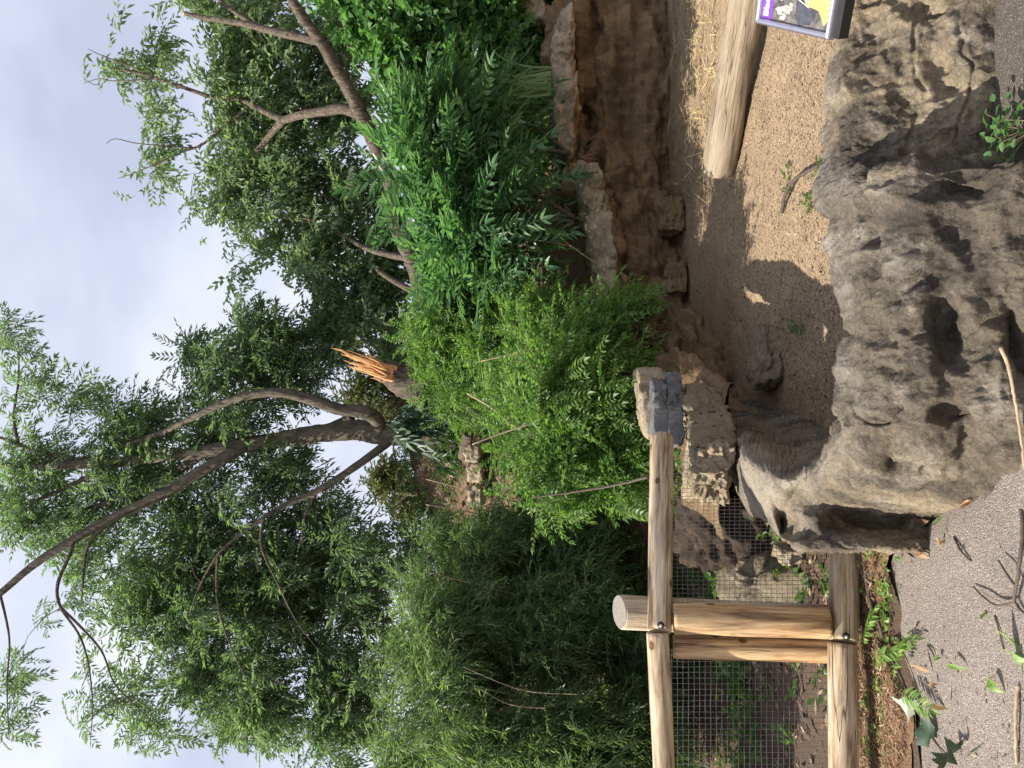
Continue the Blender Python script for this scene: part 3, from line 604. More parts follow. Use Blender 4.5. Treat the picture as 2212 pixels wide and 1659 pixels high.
d = 0.075 * (billow(wq, 2.3, 40, (1, 1, .9)) - .22) * calm + 0.042 * (billow(wq, 3.6, 41, (1, 1, .8)) - .22) * calm - 0.030 * (billow(wq, 5.3, 43, (.8, 1, 1.2)) - .2) * calm + 0.010 * (billow(wq, 9, 44) - .2) * calm + 0.020 * fbm(Fg, 6, 5, 45, .55) * calm + 0.016 * (ridge(Fg, 8, 46, (1.2, 1, .7), 2) - .6) * calm
d = d + 0.0065 * fbm(Fg, 22, 4, 47, 0.65) + 0.003 * fbm(Fg, 70, 3, 49, 0.7)
crk = np.abs(vnoise(wq * np.array([1.5, 1.5, 2.6]) * 1.5, 57)); d = d - 0.018 * np.exp(-(crk / .02) ** 2) * calm
f = 0
f = f - 0.10 * dent(700, 2040, 62, 30, 0.15, 3) - 0.05 * dent(735, 2085, 55, 40, 0.2, 3)      # deep hollow
f = f - 0.11 * dent(760, 2205, 85, 26, 0.1, 3)                                                  # undercut at the base
f = f - 0.09 * dent(905, 2052, 34, 40, -0.3, 3) - 0.04 * dent(960, 2085, 40, 16, 0.1, 2)        # leaf-shaped hollow near the corner
f = f - 0.05 * dent(1003, 1925, 22, 14, 0.4, 2) - 0.03 * dent(1018, 2010, 8, 9, 0, 2)
f = f - 0.035 * dent(610, 1972, 14, 60, 0.7, 2) + 0.03 * gau(655, 1985, 40, 30)
f = f - 0.07 * dent(150, 2052, 48, 34, 0.25, 3) + 0.035 * gau(140, 2072, 36, 30) - 0.03 * dent(25, 1999, 26, 34, 0.2, 3)        # scoop in the right section
f = f - 0.02 * dent(470, 1884, 95, 6, 0.06, 2) - 0.03 * dent(402, 2095, 12, 60, 0.05, 2)          # cracks
f = f + 0.03 * gau(545, 2055, 90, 16, 0.45) + 0.03 * gau(440, 2035, 16, 90, -0.2) - 0.03 * gau(470, 2040, 60, 45)
f = f + 0.03 * gau(365, 1985, 16, 16) + 0.04 * gau(560, 1960, 22, 30) - 0.035 * gau(620, 2140, 40, 25) + 0.04 * gau(590, 2120, 30, 25)
f = f - 0.016 * dent(215, 2095, 60, 5, -0.05, 2) - 0.02 * dent(285, 2040, 10, 12, 0, 2) + 0.012 * gau(190, 1960, 10, 70, .1) + 0.012 * gau(120, 1990, 60, 8, .1)
f = f - 0.03 * gau(860, 1930, 60, 14, 0.1) + 0.02 * gau(830, 2160, 60, 10) - 0.025 * gau(800, 1930, 90, 12, .15)
d = d * (1 - .6 * np.exp(-((np.arange(NT) - 112) / 12.0) ** 2))[None]
Fg = Fg + nn * (d + f * front)[..., None]
front_wall = obj('rock_wall', Fg, grid_faces(NS, NT), M_front, base=(0.3, 2.9, 0))
tag(front_wall, 'low grey and tan moulded rock wall rising from the path in front of the sunken pit', 'rock wall')

# stones stacked at the end of the fence
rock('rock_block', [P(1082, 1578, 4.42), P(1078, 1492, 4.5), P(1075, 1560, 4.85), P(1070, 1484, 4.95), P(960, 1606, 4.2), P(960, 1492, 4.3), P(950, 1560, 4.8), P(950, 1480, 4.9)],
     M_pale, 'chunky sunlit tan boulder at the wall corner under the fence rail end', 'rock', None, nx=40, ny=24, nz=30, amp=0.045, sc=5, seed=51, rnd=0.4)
rock('rock_block', [P(972, 1604, 4.3), P(970, 1490, 4.36), P(962, 1560, 4.8), P(960, 1480, 4.85), P(838, 1560, 5.3), P(834, 1486, 5.4), P(822, 1530, 5.8), P(818, 1470, 5.9)], M_boulder, 'right half of the corner boulder, its shade painted as a browner colour, below the grey slabs', 'rock', None, nx=40, ny=20, nz=30, amp=0.045, sc=5, seed=52, rnd=0.4)  # same block as above; darker material puts shade into its right half
GS = 'grey slabs stacked by the rail end'
rock('stone_slab', box8(968, 803, (1446, 1441), (1482, 1476), 4.72, 0.42, D1=5.6, tilt=0.05), M_slab, 'lower grey slab stacked at the end of the top fence rail', 'rock', GS, nx=50, ny=18, nz=12, amp=0.028, sc=7, seed=53, rnd=0.3)
rock('stone_slab', box8(944, 820, (1412, 1410), (1450, 1442), 4.9, 0.45, D1=5.5, tilt=0.06), M_slab, 'upper dark grey slab lying behind the end of the top fence rail', 'rock', GS, nx=40, ny=18, nz=12, amp=0.028, sc=7, seed=55, rnd=0.3)
rock('rim_stone', box8(950, 790, (1398, 1374), (1440, 1440), 5.0, 0.6, D1=5.9, tilt=0.2), M_pale, 'tan stone behind the two grey slabs at the shrub edge', 'rock', None, nx=46, ny=22, nz=20, amp=0.035, sc=5, seed=57)
rock('pit_boulder', box8(832, 700, (1622, 1640), (1690, 1700), dfl(1690), 0.38, D1=dfl(1684), tilt=0.16), M_boulder, 'lone angular tan boulder lying in the shaded part of the pit', 'rock', None, nx=30, ny=22, nz=24, amp=0.05, sc=3.5, seed=59, rnd=0.6)

# ------------------------------------------------------------------ hill behind the rim and behind the fence
st = [(-10, 3.35, -.012), (-4, 3.35, -.012), (-2.2, 3.35, -.012), (-1.3, 3.45, -.012), (-.85, 3.7, -.012), (-.62, 4.5, .0), (-.5, 5.2, .25), (-.25, 5.9, .55)]
for r_ in RIM[3:]: st.append((r_[0] - .05, r_[1] + .35, r_[2] - .04))
st = np.array(st); ns = len(st)
cx = np.interp(np.arange(ns), [0, 2, 7, 12, 17, ns - 1], [-16, -5.0, -1.5, .8, 3.2, 12]); cz = np.interp(cx, [-16, -4, -1.2, 1.2, 4, 12], [3.3, 3.5, 4.15, 4.05, 4.0, 4.3])
en = np.stack([cx, np.interp(cx, [-16, 0, 12], [14.5, 13.3, 15]), cz], 1)
ts = np.linspace(0, 1, 70); flat = np.interp(np.arange(ns), [0, 4, 7, 10], [0.42, 0.36, 0.08, 0.0])
R3 = []
for t in ts:
    a = np.clip((t - flat) / (1 - flat), 0, 1); a = a * a * (3 - 2 * a) * 0.5 + a * 0.5
    q = st * (1 - t) + en * t; q[:, 2] = st[:, 2] + (en[:, 2] - st[:, 2]) * a; R3.append(q)
for k_ in (1, 2, 3, 4, 5, 6): q = en.copy(); q[:, 1] += k_ * k_ * 2.2; q[:, 0] *= 1 + k_ * 0.25; q[:, 2] -= k_ * 0.8; R3.append(q)
HG = np.swapaxes(catmull(np.swapaxes(np.array(R3), 0, 1), 240), 0, 1)          # (rows out, along)
amp_ = np.clip(np.arange(HG.shape[0]) / 15, 0, 1)[:, None]
HG[..., 2] += amp_ * 0.16 * fbm(HG, 0.8, 4, 61) + 0.012 * fbm(HG, 8, 3, 63)
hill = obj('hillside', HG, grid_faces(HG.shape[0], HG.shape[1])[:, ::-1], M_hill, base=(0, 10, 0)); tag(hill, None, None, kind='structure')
HP = HG[:70].reshape(-1, 3)
def hill_z(p):                                                # nearest height on the hill
    d_ = np.sum((HP[None, :, :2] - np.atleast_2d(p)[:, None, :2]) ** 2, -1); return HP[d_.argmin(1), 2]

# ------------------------------------------------------------------ fence
fence = thing('fence', (-1.15, 3.95, 0), 'round-rail timber fence with wire mesh panels left of the rock wall', 'fence')
def log_part(name, p0, p1, r0, r1, mat_, parent, seg=28, n=46, half=False, amp=0.035, seed=0, ends=True, ring=None, slant=0.0):
    """A round timber between two world points; local x runs along it."""
    p0, p1 = np.array(p0, float), np.array(p1, float); Ln = np.linalg.norm(p1 - p0); ex = (p1 - p0) / Ln
    ref = np.array([0, -1.0, 0.0]) if abs(ex[1]) < 0.8 else np.array([0, 0, 1.0])       # local z faces the camera
    ez = ref - ex * (ref @ ex); ez /= np.linalg.norm(ez); ey = np.cross(ez, ex)
    xs = np.linspace(0, Ln, n); xs = np.concatenate([[0.0], xs + 0.0]); rr = np.interp(xs, [0, Ln], [r0, r1]); rr[0] *= 0.93; xs[1] = 0.004
    xs = np.concatenate([xs, [Ln + 0.004]]); rr = np.concatenate([rr, [r1 * 0.93]])
    th = np.arange(seg) * 2 * math.pi / seg
    X2, T2 = np.meshgrid(xs, th, indexing='ij'); c_, s_ = np.cos(T2), np.sin(T2)
    R2 = rr[:, None] * (1 + amp * fbm(np.stack([X2 * 2.2, c_, s_], -1), 1.0, 3, seed) + amp * 0.5 * fbm(np.stack([X2 * 1.2, c_ * 5, s_ * 5], -1), 1.0, 2, seed + 4))
    V = np.stack([X2 + slant * R2 * s_ * (X2 > Ln - 1e-6), R2 * c_, R2 * s_ if not half else R2 * np.maximum(s_, -0.05)], -1)
    F = [grid_faces(len(xs), seg, True)]
    V = V.reshape(-1, 3); c0 = len(V); V = np.concatenate([V, [[0, 0, 0]], [[Ln + 0.004, 0, 0]]]); j = np.arange(seg); j2 = (j + 1) % seg; e_ = (len(xs) - 1) * seg
    F.append(np.concatenate([np.stack([np.full(seg, c0), j, j2], 1)[:, ::-1] * 1, np.stack([np.full(seg, c0 + 1), e_ + j2, e_ + j], 1)[:, ::-1] * 1]))
    F[0] = F[0][:, ::-1]
    me = mesh_of(name, V, F, mat_); o = bpy.data.objects.new(name, me); COL.objects.link(o); o.parent = parent
    Mx = Matrix.Identity(4)
    for i in range(3): Mx[i][0], Mx[i][1], Mx[i][2] = ex[i], ey[i], ez[i]; Mx[i][3] = p0[i] - (org(parent)[i] if parent else 0)
    o.matrix_basis = Mx
    return o
# post stands behind the rails; its sawn top slopes towards the path
pt = P(1322, 1340, 4.02); pb = P(1352, 1880, 4.02)
ax_up = (pt - pb) / np.linalg.norm(pt - pb)
post = log_part('post', [pb[0], pb[1], -.3], pt, 0.086, 0.0835, M_rail, fence, seed=71, slant=0.0)
pm = post.data; co = np.zeros(len(pm.vertices) * 3); pm.vertices.foreach_get('co', co); co = co.reshape(-1, 3); Ln = co[:, 0].max()
top = co[:, 0] > Ln - 0.006; co[top, 0] -= 0.36 * (co[top, 2]) ; pm.vertices.foreach_set('co', co.ravel()); pm.update()
# end grain disc on the sloping cut
sg = 32; th = np.arange(sg) * 2 * math.pi / sg; V = [[0, 0, 0]]
for k_ in (0.35, 0.7, 1.0): V += [[0.0802 * k_ * math.cos(t), 0.0802 * k_ * math.sin(t) * 1.063, 0] for t in th]
V = np.array(V); F3_ = np.array([[0, 1 + j, 1 + (j + 1) % sg] for j in range(sg)]); F4_ = np.array([[1 + k_ * sg + j, 1 + (k_ + 1) * sg + j, 1 + (k_ + 1) * sg + (j + 1) % sg, 1 + k_ * sg + (j + 1) % sg] for k_ in (0, 1) for j in range(sg)])
ce = link('cut_end', mesh_of('cut_end', V, [F3_, F4_], M_ring), post)
ce.matrix_basis = Matrix.Translation((Ln + 0.0015, 0, 0)) @ Matrix(((0, -0.34, 0.94), (1, 0, 0), (0, 0.94, 0.34))).to_4x4()
r1 = log_part('rail', P(1364, 1425, 3.86), P(947, 1429, 4.6), 0.0575, 0.067, M_rail, fence, seed=73)
r2 = log_part('rail', P(1800, 1440, 3.72), P(1368, 1420, 3.87), 0.050, 0.0555, M_rail, fence, seed=74)
r3 = log_part('rail', P(1386, 1822, 3.82), P(1120, 1826, 4.12), 0.068, 0.072, M_rail, fence, seed=75)
r4 = log_part('rail', P(1800, 1824, 3.68), P(1390, 1819, 3.83), 0.066, 0.067, M_rail, fence, seed=76)
log_part('batten', P(1345, 1790, 3.86), P(1336, 1456, 3.90), 0.078, 0.074, M_batten, fence, half=True, seed=77)
log_part('batten', P(1404, 1790, 3.88), P(1397, 1456, 3.92), 0.060, 0.058, M_batten, fence, half=True, seed=78)
def bolt(y, v, D):
    c = P(y, v, D); V, F = tube_arr([c + [0, .012, 0], c, c + [0, -.006, 0]], [0.009, 0.009, 0.006], 10, True); wv, wf = tube_arr([c + [0, .014, 0], c + [0, .004, 0]], [0.017, 0.017], 12, True)
    b_ = obj('bolt', V, F, M_steel, fence); mw = obj('washer', wv, wf, M_black, fence); mw.parent = b_; return b_
bolt(1352, 1428, 3.803); bolt(1376, 1829, 3.755)
def mesh_panel(name, y0, y1, va, vb, D0, D1, sp, label=None):
    a0 = P(y0, vb, D0); a1 = P(y1, vb, D1); b0 = P(y0, va, D0); b1 = P(y1, va, D1); mb = MB(); Lx = np.linalg.norm(a1 - a0); Lz = np.linalg.norm(b0 - a0)
    for k_ in range(int(Lx / sp) + 1):
        u = k_ * sp / Lx; p, q = a0 + (a1 - a0) * u, b0 + (b1 - b0) * u; pts = np.linspace(p, q, 9); pts[:, 1] += 0.003 * np.sin(np.arange(9) * 2.0 + k_); pts[:, 0] += rng.normal(0, .0006, 9); V, F = tube_arr(pts, 0.00105, 4); mb.add(V, F)
    for k_ in range(int(Lz / sp) + 1):
        u = k_ * sp / Lz; p, q = a0 + (b0 - a0) * u, a1 + (b1 - a1) * u; pts = np.linspace(p, q, 17); pts[:, 1] += -0.0024 + 0.004 * np.sin(np.arange(17) * 1.3 + k_ * .3); pts[:, 2] += rng.normal(0, .0006, 17); V, F = tube_arr(pts, 0.00105, 4); mb.add(V, F)
    return mb.build(name, M_wire, fence, kind='stuff')
mesh_panel('wire_mesh', 1310, 1072, 1440, 1815, 3.96, 4.46, 0.0254); mesh_panel('wire_mesh', 1072, 972, 1440, 1494, 4.46, 4.66, 0.0254)
mesh_panel('wire_mesh', 1790, 1400, 1425, 1815, 3.82, 3.95, 0.0262)

# ------------------------------------------------------------------ log, sign
lg0 = P(368, 1552, 7.15); lg1 = P(-160, 1640, 5.75)
log = log_part('log', lg0, lg1, 0.135, 0.132, M_log, None, seg=40, n=80, amp=0.10, seed=81)
tag(log, 'bare pale fallen log lying on the mulch behind the information sign', 'log')
A = P(50, 1635, 3.25); B = P(99, 1793, 2.95); AB = B - A; e1 = np.array([0.83, -0.56, 0.0]); e1 /= np.linalg.norm(e1); AB = AB - e1 * (AB @ e1); Hs = np.linalg.norm(AB); e2 = AB / Hs; e3 = np.cross(e2, e1); e3 = e3 * np.sign(e3 @ (EYE - A))
sign = thing('sign', A, 'tilted information sign with purple heading in a silver frame on the rock wall', 'sign'); Wd = 0.62
def SP(a, b, h=0.0): return A + e1 * a + e2 * b + e3 * h     # along, down the panel, out of it
def sbox(name, a0, a1, b0, b1, h0, h1, mat_):
    c = [SP(a, b, h) for a in (a0, a1) for b in (b0, b1) for h in (h0, h1)]; F = np.array([[0, 1, 3, 2], [4, 6, 7, 5], [0, 4, 5, 1], [2, 3, 7, 6], [0, 2, 6, 4], [1, 5, 7, 3]]); return obj(name, c, F, mat_, sign, smooth=False)
fw = 0.023
def framebar(p, q, into):
    """Mitred, rounded frame bar from p to q (panel coordinates), its width running towards `into`."""
    n = 9; pr = [(0, -0.012)] + [(fw * (0.5 - 0.5 * math.cos(math.pi * k_ / (n - 1))), 0.014 * math.sin(math.pi * k_ / (n - 1)) + 0.004) for k_ in range(n)] + [(fw, -0.002)]
    p, q, into = np.array(p), np.array(q), np.array(into); t = (q - p) / np.linalg.norm(q - p); V = []
    for (w_, h_) in pr:
        for s_, e_ in ((p, 1), (q, -1)): c = s_ + into * w_ + t * w_ * e_; V.append(SP(c[0], c[1], h_))
    k_ = len(pr); F = np.array([[2 * i, 2 * i + 1, 2 * i + 3, 2 * i + 2] for i in range(k_ - 1)]); return obj('frame_bar', V, F, M_alu, sign)
framebar((0, 0), (Wd, 0), (0, 1)); framebar((0, Hs), (0, 0), (1, 0)); framebar((Wd, Hs), (0, Hs), (0, -1)); framebar((Wd, 0), (Wd, Hs), (-1, 0))
sbox('backing', 0.006, Wd - 0.006, 0.006, Hs + 0.03, -0.05, -0.006, M_black)
def flat(name, pts, h, mat_):
    V = [SP(fw + a * (Wd - 2 * fw), fw + b * (Hs - 2 * fw), h) for a, b in pts]; c = np.mean(V, 0); V.append(c); k_ = len(pts)
    return obj(name, V, np.array([[k_, i, (i + 1) % k_] for i in range(k_)]), mat_, sign, smooth=False)
def blob(cx_, cy_, rx, ry, n=12, j=0.2): return [(cx_ + rx * math.cos(t) * random.uniform(1 - j, 1 + j), cy_ + ry * math.sin(t) * random.uniform(1 - j, 1 + j)) for t in np.arange(n) * 2 * math.pi / n]
M_purple = plain('purple_print', (0.14, 0.045, 0.30), 0.25, var=0.05); M_pgrey = plain('print_rock', (0.10, 0.09, 0.085), 0.25, var=0.9, sc=28); M_pdark = plain('print_dark', (0.055, 0.055, 0.07), 0.25, var=0.4, sc=40)
M_pfur = plain('print_fur', (0.62, 0.62, 0.55), 0.25, var=0.35, sc=45); M_ptan = plain('print_tan', (0.55, 0.36, 0.12), 0.25, var=0.3, sc=35); M_pstone = plain('print_pebble', (0.5, 0.42, 0.33), 0.25, var=0.3, sc=40); M_white = plain('white_lettering', (0.85, 0.85, 0.85), 0.3, var=0.03); M_pgreen = plain('print_green', (0.3, 0.38, 0.16), 0.25, var=0.4, sc=30)
flat('print', [(0, 0), (1, 0), (1, 1), (0, 1)], 0.000, M_pgrey)
flat('heading_band', [(0, 0), (1, 0), (1, .17), (0, .17)], 0.0012, M_purple)
flat('print', blob(.13, .66, .13, .17, 14, .12), 0.0008, M_pdark)
for k_ in range(16): flat('print_pebble', blob(random.uniform(.01, .2), random.uniform(.22, .45), random.uniform(.008, .018), random.uniform(.02, .045), 8, .3), 0.0010 + k_ * 0.00002, M_pstone)
flat('print_body', [(.20, .50), (.28, .34), (.40, .22), (.75, .2), (.8, .98), (.33, .98), (.27, .8)], 0.0016, M_pfur)
flat('print_leg', [(.13, .64), (.20, .60), (.30, .68), (.31, .98), (.06, .98), (.03, .94), (.11, .84)], 0.0019, M_ptan)
flat('print_arm', [(.22, .47), (.30, .55), (.28, .62), (.18, .60)], 0.0022, M_ptan)
for k_ in range(5): flat('print_whisker', [(.16 + .02 * k_, .5), (.165 + .02 * k_, .5), (.12 + .03 * k_, .7), (.116 + .03 * k_, .7)], 0.0024, M_white)
for k_ in range(6): flat('print_grass', [(.12 + .04 * k_, .98), (.14 + .04 * k_, .98), (.15 + .03 * k_, .82)], 0.0026, M_pgreen)
cu = bpy.data.curves.new('lettering', 'FONT'); cu.body = 'Black'; cu.size = 0.040; cu.offset = 0.0011; cu.resolution_u = 4
to = bpy.data.objects.new('lettering_source', cu); COL.objects.link(to); dg = bpy.context.evaluated_depsgraph_get(); me = bpy.data.meshes.new_from_object(to.evaluated_get(dg)); bpy.data.objects.remove(to); me.materials.clear(); me.materials.append(M_white); me.name = 'lettering'
lo = link('lettering', me, sign); Mx = Matrix.Identity(4); pos = SP(fw + 0.010, fw + 0.039, 0.0018) - A
for i in range(3): Mx[i][0], Mx[i][1], Mx[i][2], Mx[i][3] = e1[i], -e2[i], e3[i], pos[i]
lo.matrix_basis = Mx
# bracket that carries the sign on the rock lip
sbox('bracket', 0.16, 0.20, Hs * .55, Hs * .62, -0.30, -0.05, M_black); sbox('bracket', 0.42, 0.46, Hs * .55, Hs * .62, -0.30, -0.05, M_black)

# ------------------------------------------------------------------ trees
def twig_net(nodes, targets, r_tip=0.004, k=0.00045, seed=1, seg=3):
    """Joins every target to the nearest branch so that twigs fork; returns tube arrays and twig points."""
    nodes = [np.array(n_) for n_ in nodes]; base = np.array(nodes); mb = MB(); allp = []
    d0 = np.min(np.linalg.norm(targets[:, None] - base[None], axis=2), 1); order = np.argsort(d0); pool = list(base)
    arr = np.zeros((len(base) + len(targets) * 4, 3)); n_ = len(base); arr[:n_] = base
    for i in order:
        t = targets[i]; dd_ = np.linalg.norm(arr[:n_] - t, axis=1); j = dd_.argmin(); a = arr[j]; Ln_ = dd_[j]
        if Ln_ < 0.05: continue
        mid = (a + t) / 2 + np.array([rng.normal(0, .07), rng.normal(0, .07), 0.06]) * Ln_; q1 = (a * .65 + t * .35) + (mid - (a + t) / 2) * .8; q2 = (a * .3 + t * .7) + (mid - (a + t) / 2) * .8
        pts = np.array([a, q1, q2, t]); r0 = r_tip + 0.006 * min(Ln_, 1.6); V, F = tube_arr(pts, np.linspace(r0, r_tip, 4), seg); mb.add(V, F)
        arr[n_:n_ + 3] = pts[1:]; n_ += 3; allp.append(pts[1:])
    return mb, np.concatenate(allp)
def px_poly(pl, D): return [P(y, v, D + (x[0] if x else 0)) for y, v, *x in pl]
def limb(parent, name, pl, D, r0, r1, mat_, seed, amp=0.1, n=40, seg=12):
    pts = np.array(px_poly(pl, D)); mb = MB(); rad = np.linspace(r0, r1, len(pts)); p, r = bark_tube(mb, pts, rad, seg, n, amp, seed); mb.build(name, mat_, parent); return p
def tree(name, base, label, trunks, limbs, clumps, D, dd, temps, leafm, barkm, dens, ntw, group=None, smin=.75, smax=1.2, twigm=None, hollow=.4, near_twig=0.75, **kw):
    t = thing(name, base, label, 'tree', group); nodes = []
    for i, (pl, r0, r1) in enumerate(trunks): nodes += list(limb(t, 'trunk', pl, D, r0, r1, barkm, 100 + i, .16, n=110, seg=26))
    for i, (pl, r0, r1) in enumerate(limbs): nodes += list(limb(t, 'limb', pl, D, r0, r1, barkm, 200 + i))
    pts, outs = cloud(clumps, D + .6, dd, dens, hollow)
    tg = pts[rng.choice(len(pts), min(ntw, len(pts)), False)]
    mb, tp = twig_net(nodes[::2], tg); mb.build('twigs', twigm or M_twig, t, kind='stuff')
    k_ = rng.random(len(pts)) < near_twig; ix = rng.integers(0, len(tp), k_.sum()); pts[k_] = tp[ix] + rng.normal(0, .10, (k_.sum(), 3))
    foliage('crown', temps, pts, outs, leafm, t, smin, smax, **kw); return t
D_A = 12.2
main = tree('tree', P(940, 850, D_A), 'big multi-stemmed leafy tree with dark limbs on the hill crest leaning up and left',
 [([(938, 880), (936, 820), (930, 760), (938, 680), (948, 610), (958, 550), (968, 490), (978, 430), (985, 360), (995, 290), (1003, 200), (1006, 90), (1005, -40)], .175, .05)],
 [([(940, 815), (908, 815, -.2), (890, 785, -.4), (884, 730, -.5), (866, 680, -.6), (850, 620, -.7), (850, 560, -.7), (872, 480, -.6), (905, 410, -.5), (930, 360, -.3), (955, 290, 0), (985, 210, .2), (1000, 120, .3)], .12, .015),
  ([(900, 760, .3), (925, 700, .5), (960, 620, .6), (975, 560, .7)], .06, .01),
  ([(955, 540), (985, 490, -.2), (1015, 440, -.3), (1045, 390, -.4), (1082, 320, -.5), (1120, 240, -.6), (1165, 160, -.7), (1215, 80, -.8), (1282, 0, -.9), (1330, -60, -1)], .108, .042),
  ([(976, 440), (1005, 400, .2), (1035, 350, .3), (1065, 290, .4), (1090, 220, .5), (1120, 140, .6), (1150, 60, .7)], .09, .03),
  ([(946, 850), (985, 800, -.2), (1020, 750, -.3), (1058, 690, -.4), (1080, 640, -.5), (1105, 590, -.6), (1150, 525, -.7), (1200, 470, -.8), (1270, 430, -.8), (1330, 410, -.8)], .07, .008),
  ([(1055, 690, -.4), (1110, 660, -.4), (1180, 655, -.3), (1260, 690, 0)], .03, .005),
  ([(1165, 160, -.7), (1200, 150, -.8), (1260, 125, -.9), (1310, 130, -.9), (1370, 170, -1), (1430, 190, -1), (1520, 200, -1), (1600, 195, -1)], .034, .005),
  ([(1310, 130, -.9), (1400, 215, -1), (1480, 250, -1), (1560, 330, -1), (1600, 350, -1)], .02, .004),
  ([(1120, 240, -.6), (1180, 190, -.7), (1250, 180, -.7), (1300, 175, -.6)], .035, .01),
  ([(1003, 200), (985, 110, .2), (960, 40, .3), (930, -40, .4)], .05, .02), ([(998, 250), (1040, 170, .2), (1080, 80, .3), (1110, -20, .4)], .05, .02),
  ([(1120, 570, -.65), (1180, 565, -.8), (1260, 600, -.9), (1340, 640, -.7), (1420, 700, -.5)], .025, .005), ([(1200, 470, -.8), (1300, 470, -.8), (1400, 500, -1), (1480, 540, -.6)], .022, .005),
  ([(960, 40, .3), (900, 30, .4), (820, 40, .5), (740, 40, .5)], .03, .01), ([(850, 600, .3), (800, 540, .4), (740, 520, .5), (710, 540, .5)], .03, .01),
  ([(1282, 0, -.9), (1380, 20, -1), (1480, 15, -1), (1600, 20, -1)], .02, .005)],
 [(1000, 120, 120, 110, .8), (1110, 200, 130, 110, .8), (1040, 300, 120, 110), (1230, 330, 150, 130), (1330, 480, 170, 150), (1440, 370, 110, 110), (1250, 610, 190, 140), (1450, 600, 160, 150), (1570, 730, 150, 130), (1400, 760, 190, 110),
  (1150, 480, 150, 140), (930, 300, 105, 110, 1.1), (880, 450, 105, 130, 1.3), (830, 600, 110, 120, 1.3), (755, 590, 75, 75, 1.2), (790, 440, 55, 70), (700, 540, 34, 34), (720, 655, 70, 60, 1.2), (1050, 620, 120, 110), (1200, 760, 150, 110), (1090, 50, 90, 60, .7), (745, 22, 80, 45, .9), (820, 60, 60, 45, .8), (860, 150, 55, 55, .7),
  (1545, 500, 90, 120), (1270, 190, 60, 60, .7), (1450, 205, 80, 45, .55), (1560, 205, 60, 50, .5), (1520, 300, 90, 60, .55), (1590, 370, 50, 60, .5), (1440, 18, 110, 30, .5), (1590, 25, 80, 32, .55), (1250, 880, 120, 60), (1180, 60, 80, 60, .5), (1350, 290, 70, 60, .8), (800, 700, 70, 50, 1.0)],
 D_A, 1.1, ASH, LEAF['ash'], M_bark, 7.6, 900, smin=.7, smax=1.1)
D_B = 12.6
ltree = tree('tree', P(690, 960, 10.2), 'furrowed brown tree trunk leaning steeply to the upper right with a tattered leafy crown',
 [([(760, 1060, -2.4), (700, 965, -2.4), (640, 915, -2.4), (600, 906, -2.4), (560, 892, -2.4), (520, 876, -2.4), (490, 860, -2.4), (440, 853, -2.4), (400, 845, -2.4), (350, 826, -2.4), (300, 806, -2.4), (250, 782, -2.4), (200, 757, -2.4), (140, 722, -2.4), (90, 693, -2.4), (40, 655, -2.4), (-20, 620, -2.4), (-120, 570, -2.4)], .14, .065)],
 [([(248, 782, -2.4), (235, 740, -2.0), (240, 700, -1.6), (250, 640, -1.2), (258, 612, -.8), (240, 570, -.5), (215, 520), (210, 460), (190, 400), (170, 340), (155, 290), (150, 250)], .08, .012),
  ([(258, 612, -.8), (290, 585, -.5), (320, 560, -.2), (360, 525, .2), (420, 500, .3), (480, 480, .3)], .06, .012), ([(215, 560), (260, 500), (310, 440), (330, 390), (360, 330)], .035, .008),
  ([(90, 693, -2.4), (70, 600, -1.8), (50, 520, -1.2), (40, 450, -.8), (30, 402, -.5)], .06, .035), ([(60, 560, -.8), (20, 500, -.7), (-20, 450, -.7)], .045, .02),
  ([(640, 912, -2.4), (600, 840, -1.0), (570, 800, 0), (560, 770, .3), (640, 790, .6), (680, 770, .8), (720, 755, .9)], .05, .012), ([(560, 892, -2.4), (540, 800, -1), (500, 720, 0), (470, 640, .2), (520, 560, .3)], .05, .012),
  ([(150, 300), (120, 220), (105, 190)], .014, .004), ([(170, 340), (175, 250), (170, 215), (180, 180)], .012, .004), ([(320, 420), (310, 300), (300, 250), (310, 230)], .012, .004), ([(330, 390), (370, 300), (385, 255)], .012, .004)],
 [(150, 215, 45, 50, .3), (95, 265, 50, 35, .35), (200, 280, 55, 45, .35), (140, 340, 80, 60, .5), (270, 350, 50, 45, .35), (340, 335, 55, 40, .4), (380, 360, 50, 40, .4), (70, 470, 100, 80, .8), (220, 490, 110, 80, .9), (380, 460, 85, 75, .7), (460, 440, 45, 50, .5),
  (60, 560, 120, 100), (190, 580, 130, 120), (330, 560, 130, 120), (450, 560, 100, 100, .9), (560, 610, 70, 60, .6), (600, 500, 20, 26, .4), (560, 680, 100, 80), (640, 740, 80, 70), (700, 800, 80, 70), (580, 790, 110, 80), (430, 700, 130, 110), (290, 690, 140, 120), (110, 670, 110, 90), (480, 800, 120, 60), (760, 830, 60, 60), (20, 380, 50, 30, .3), (500, 470, 60, 40, .4), (560, 540, 40, 30, .4)],
 D_B, 0.9, ELM, LEAF['elm'], M_bark2, 8.6, 800, smin=.75, smax=1.15, wind=(.5, 0, -.2))
# pale snapped tip of the dead limb
V, F = tube_arr(px_poly([(30, 405, -.5), (28, 398, -.5), (26, 390, -.5)], D_B), [.035, .03, .004], 7, True); obj('snapped_tip', V, F, M_palet, ltree)
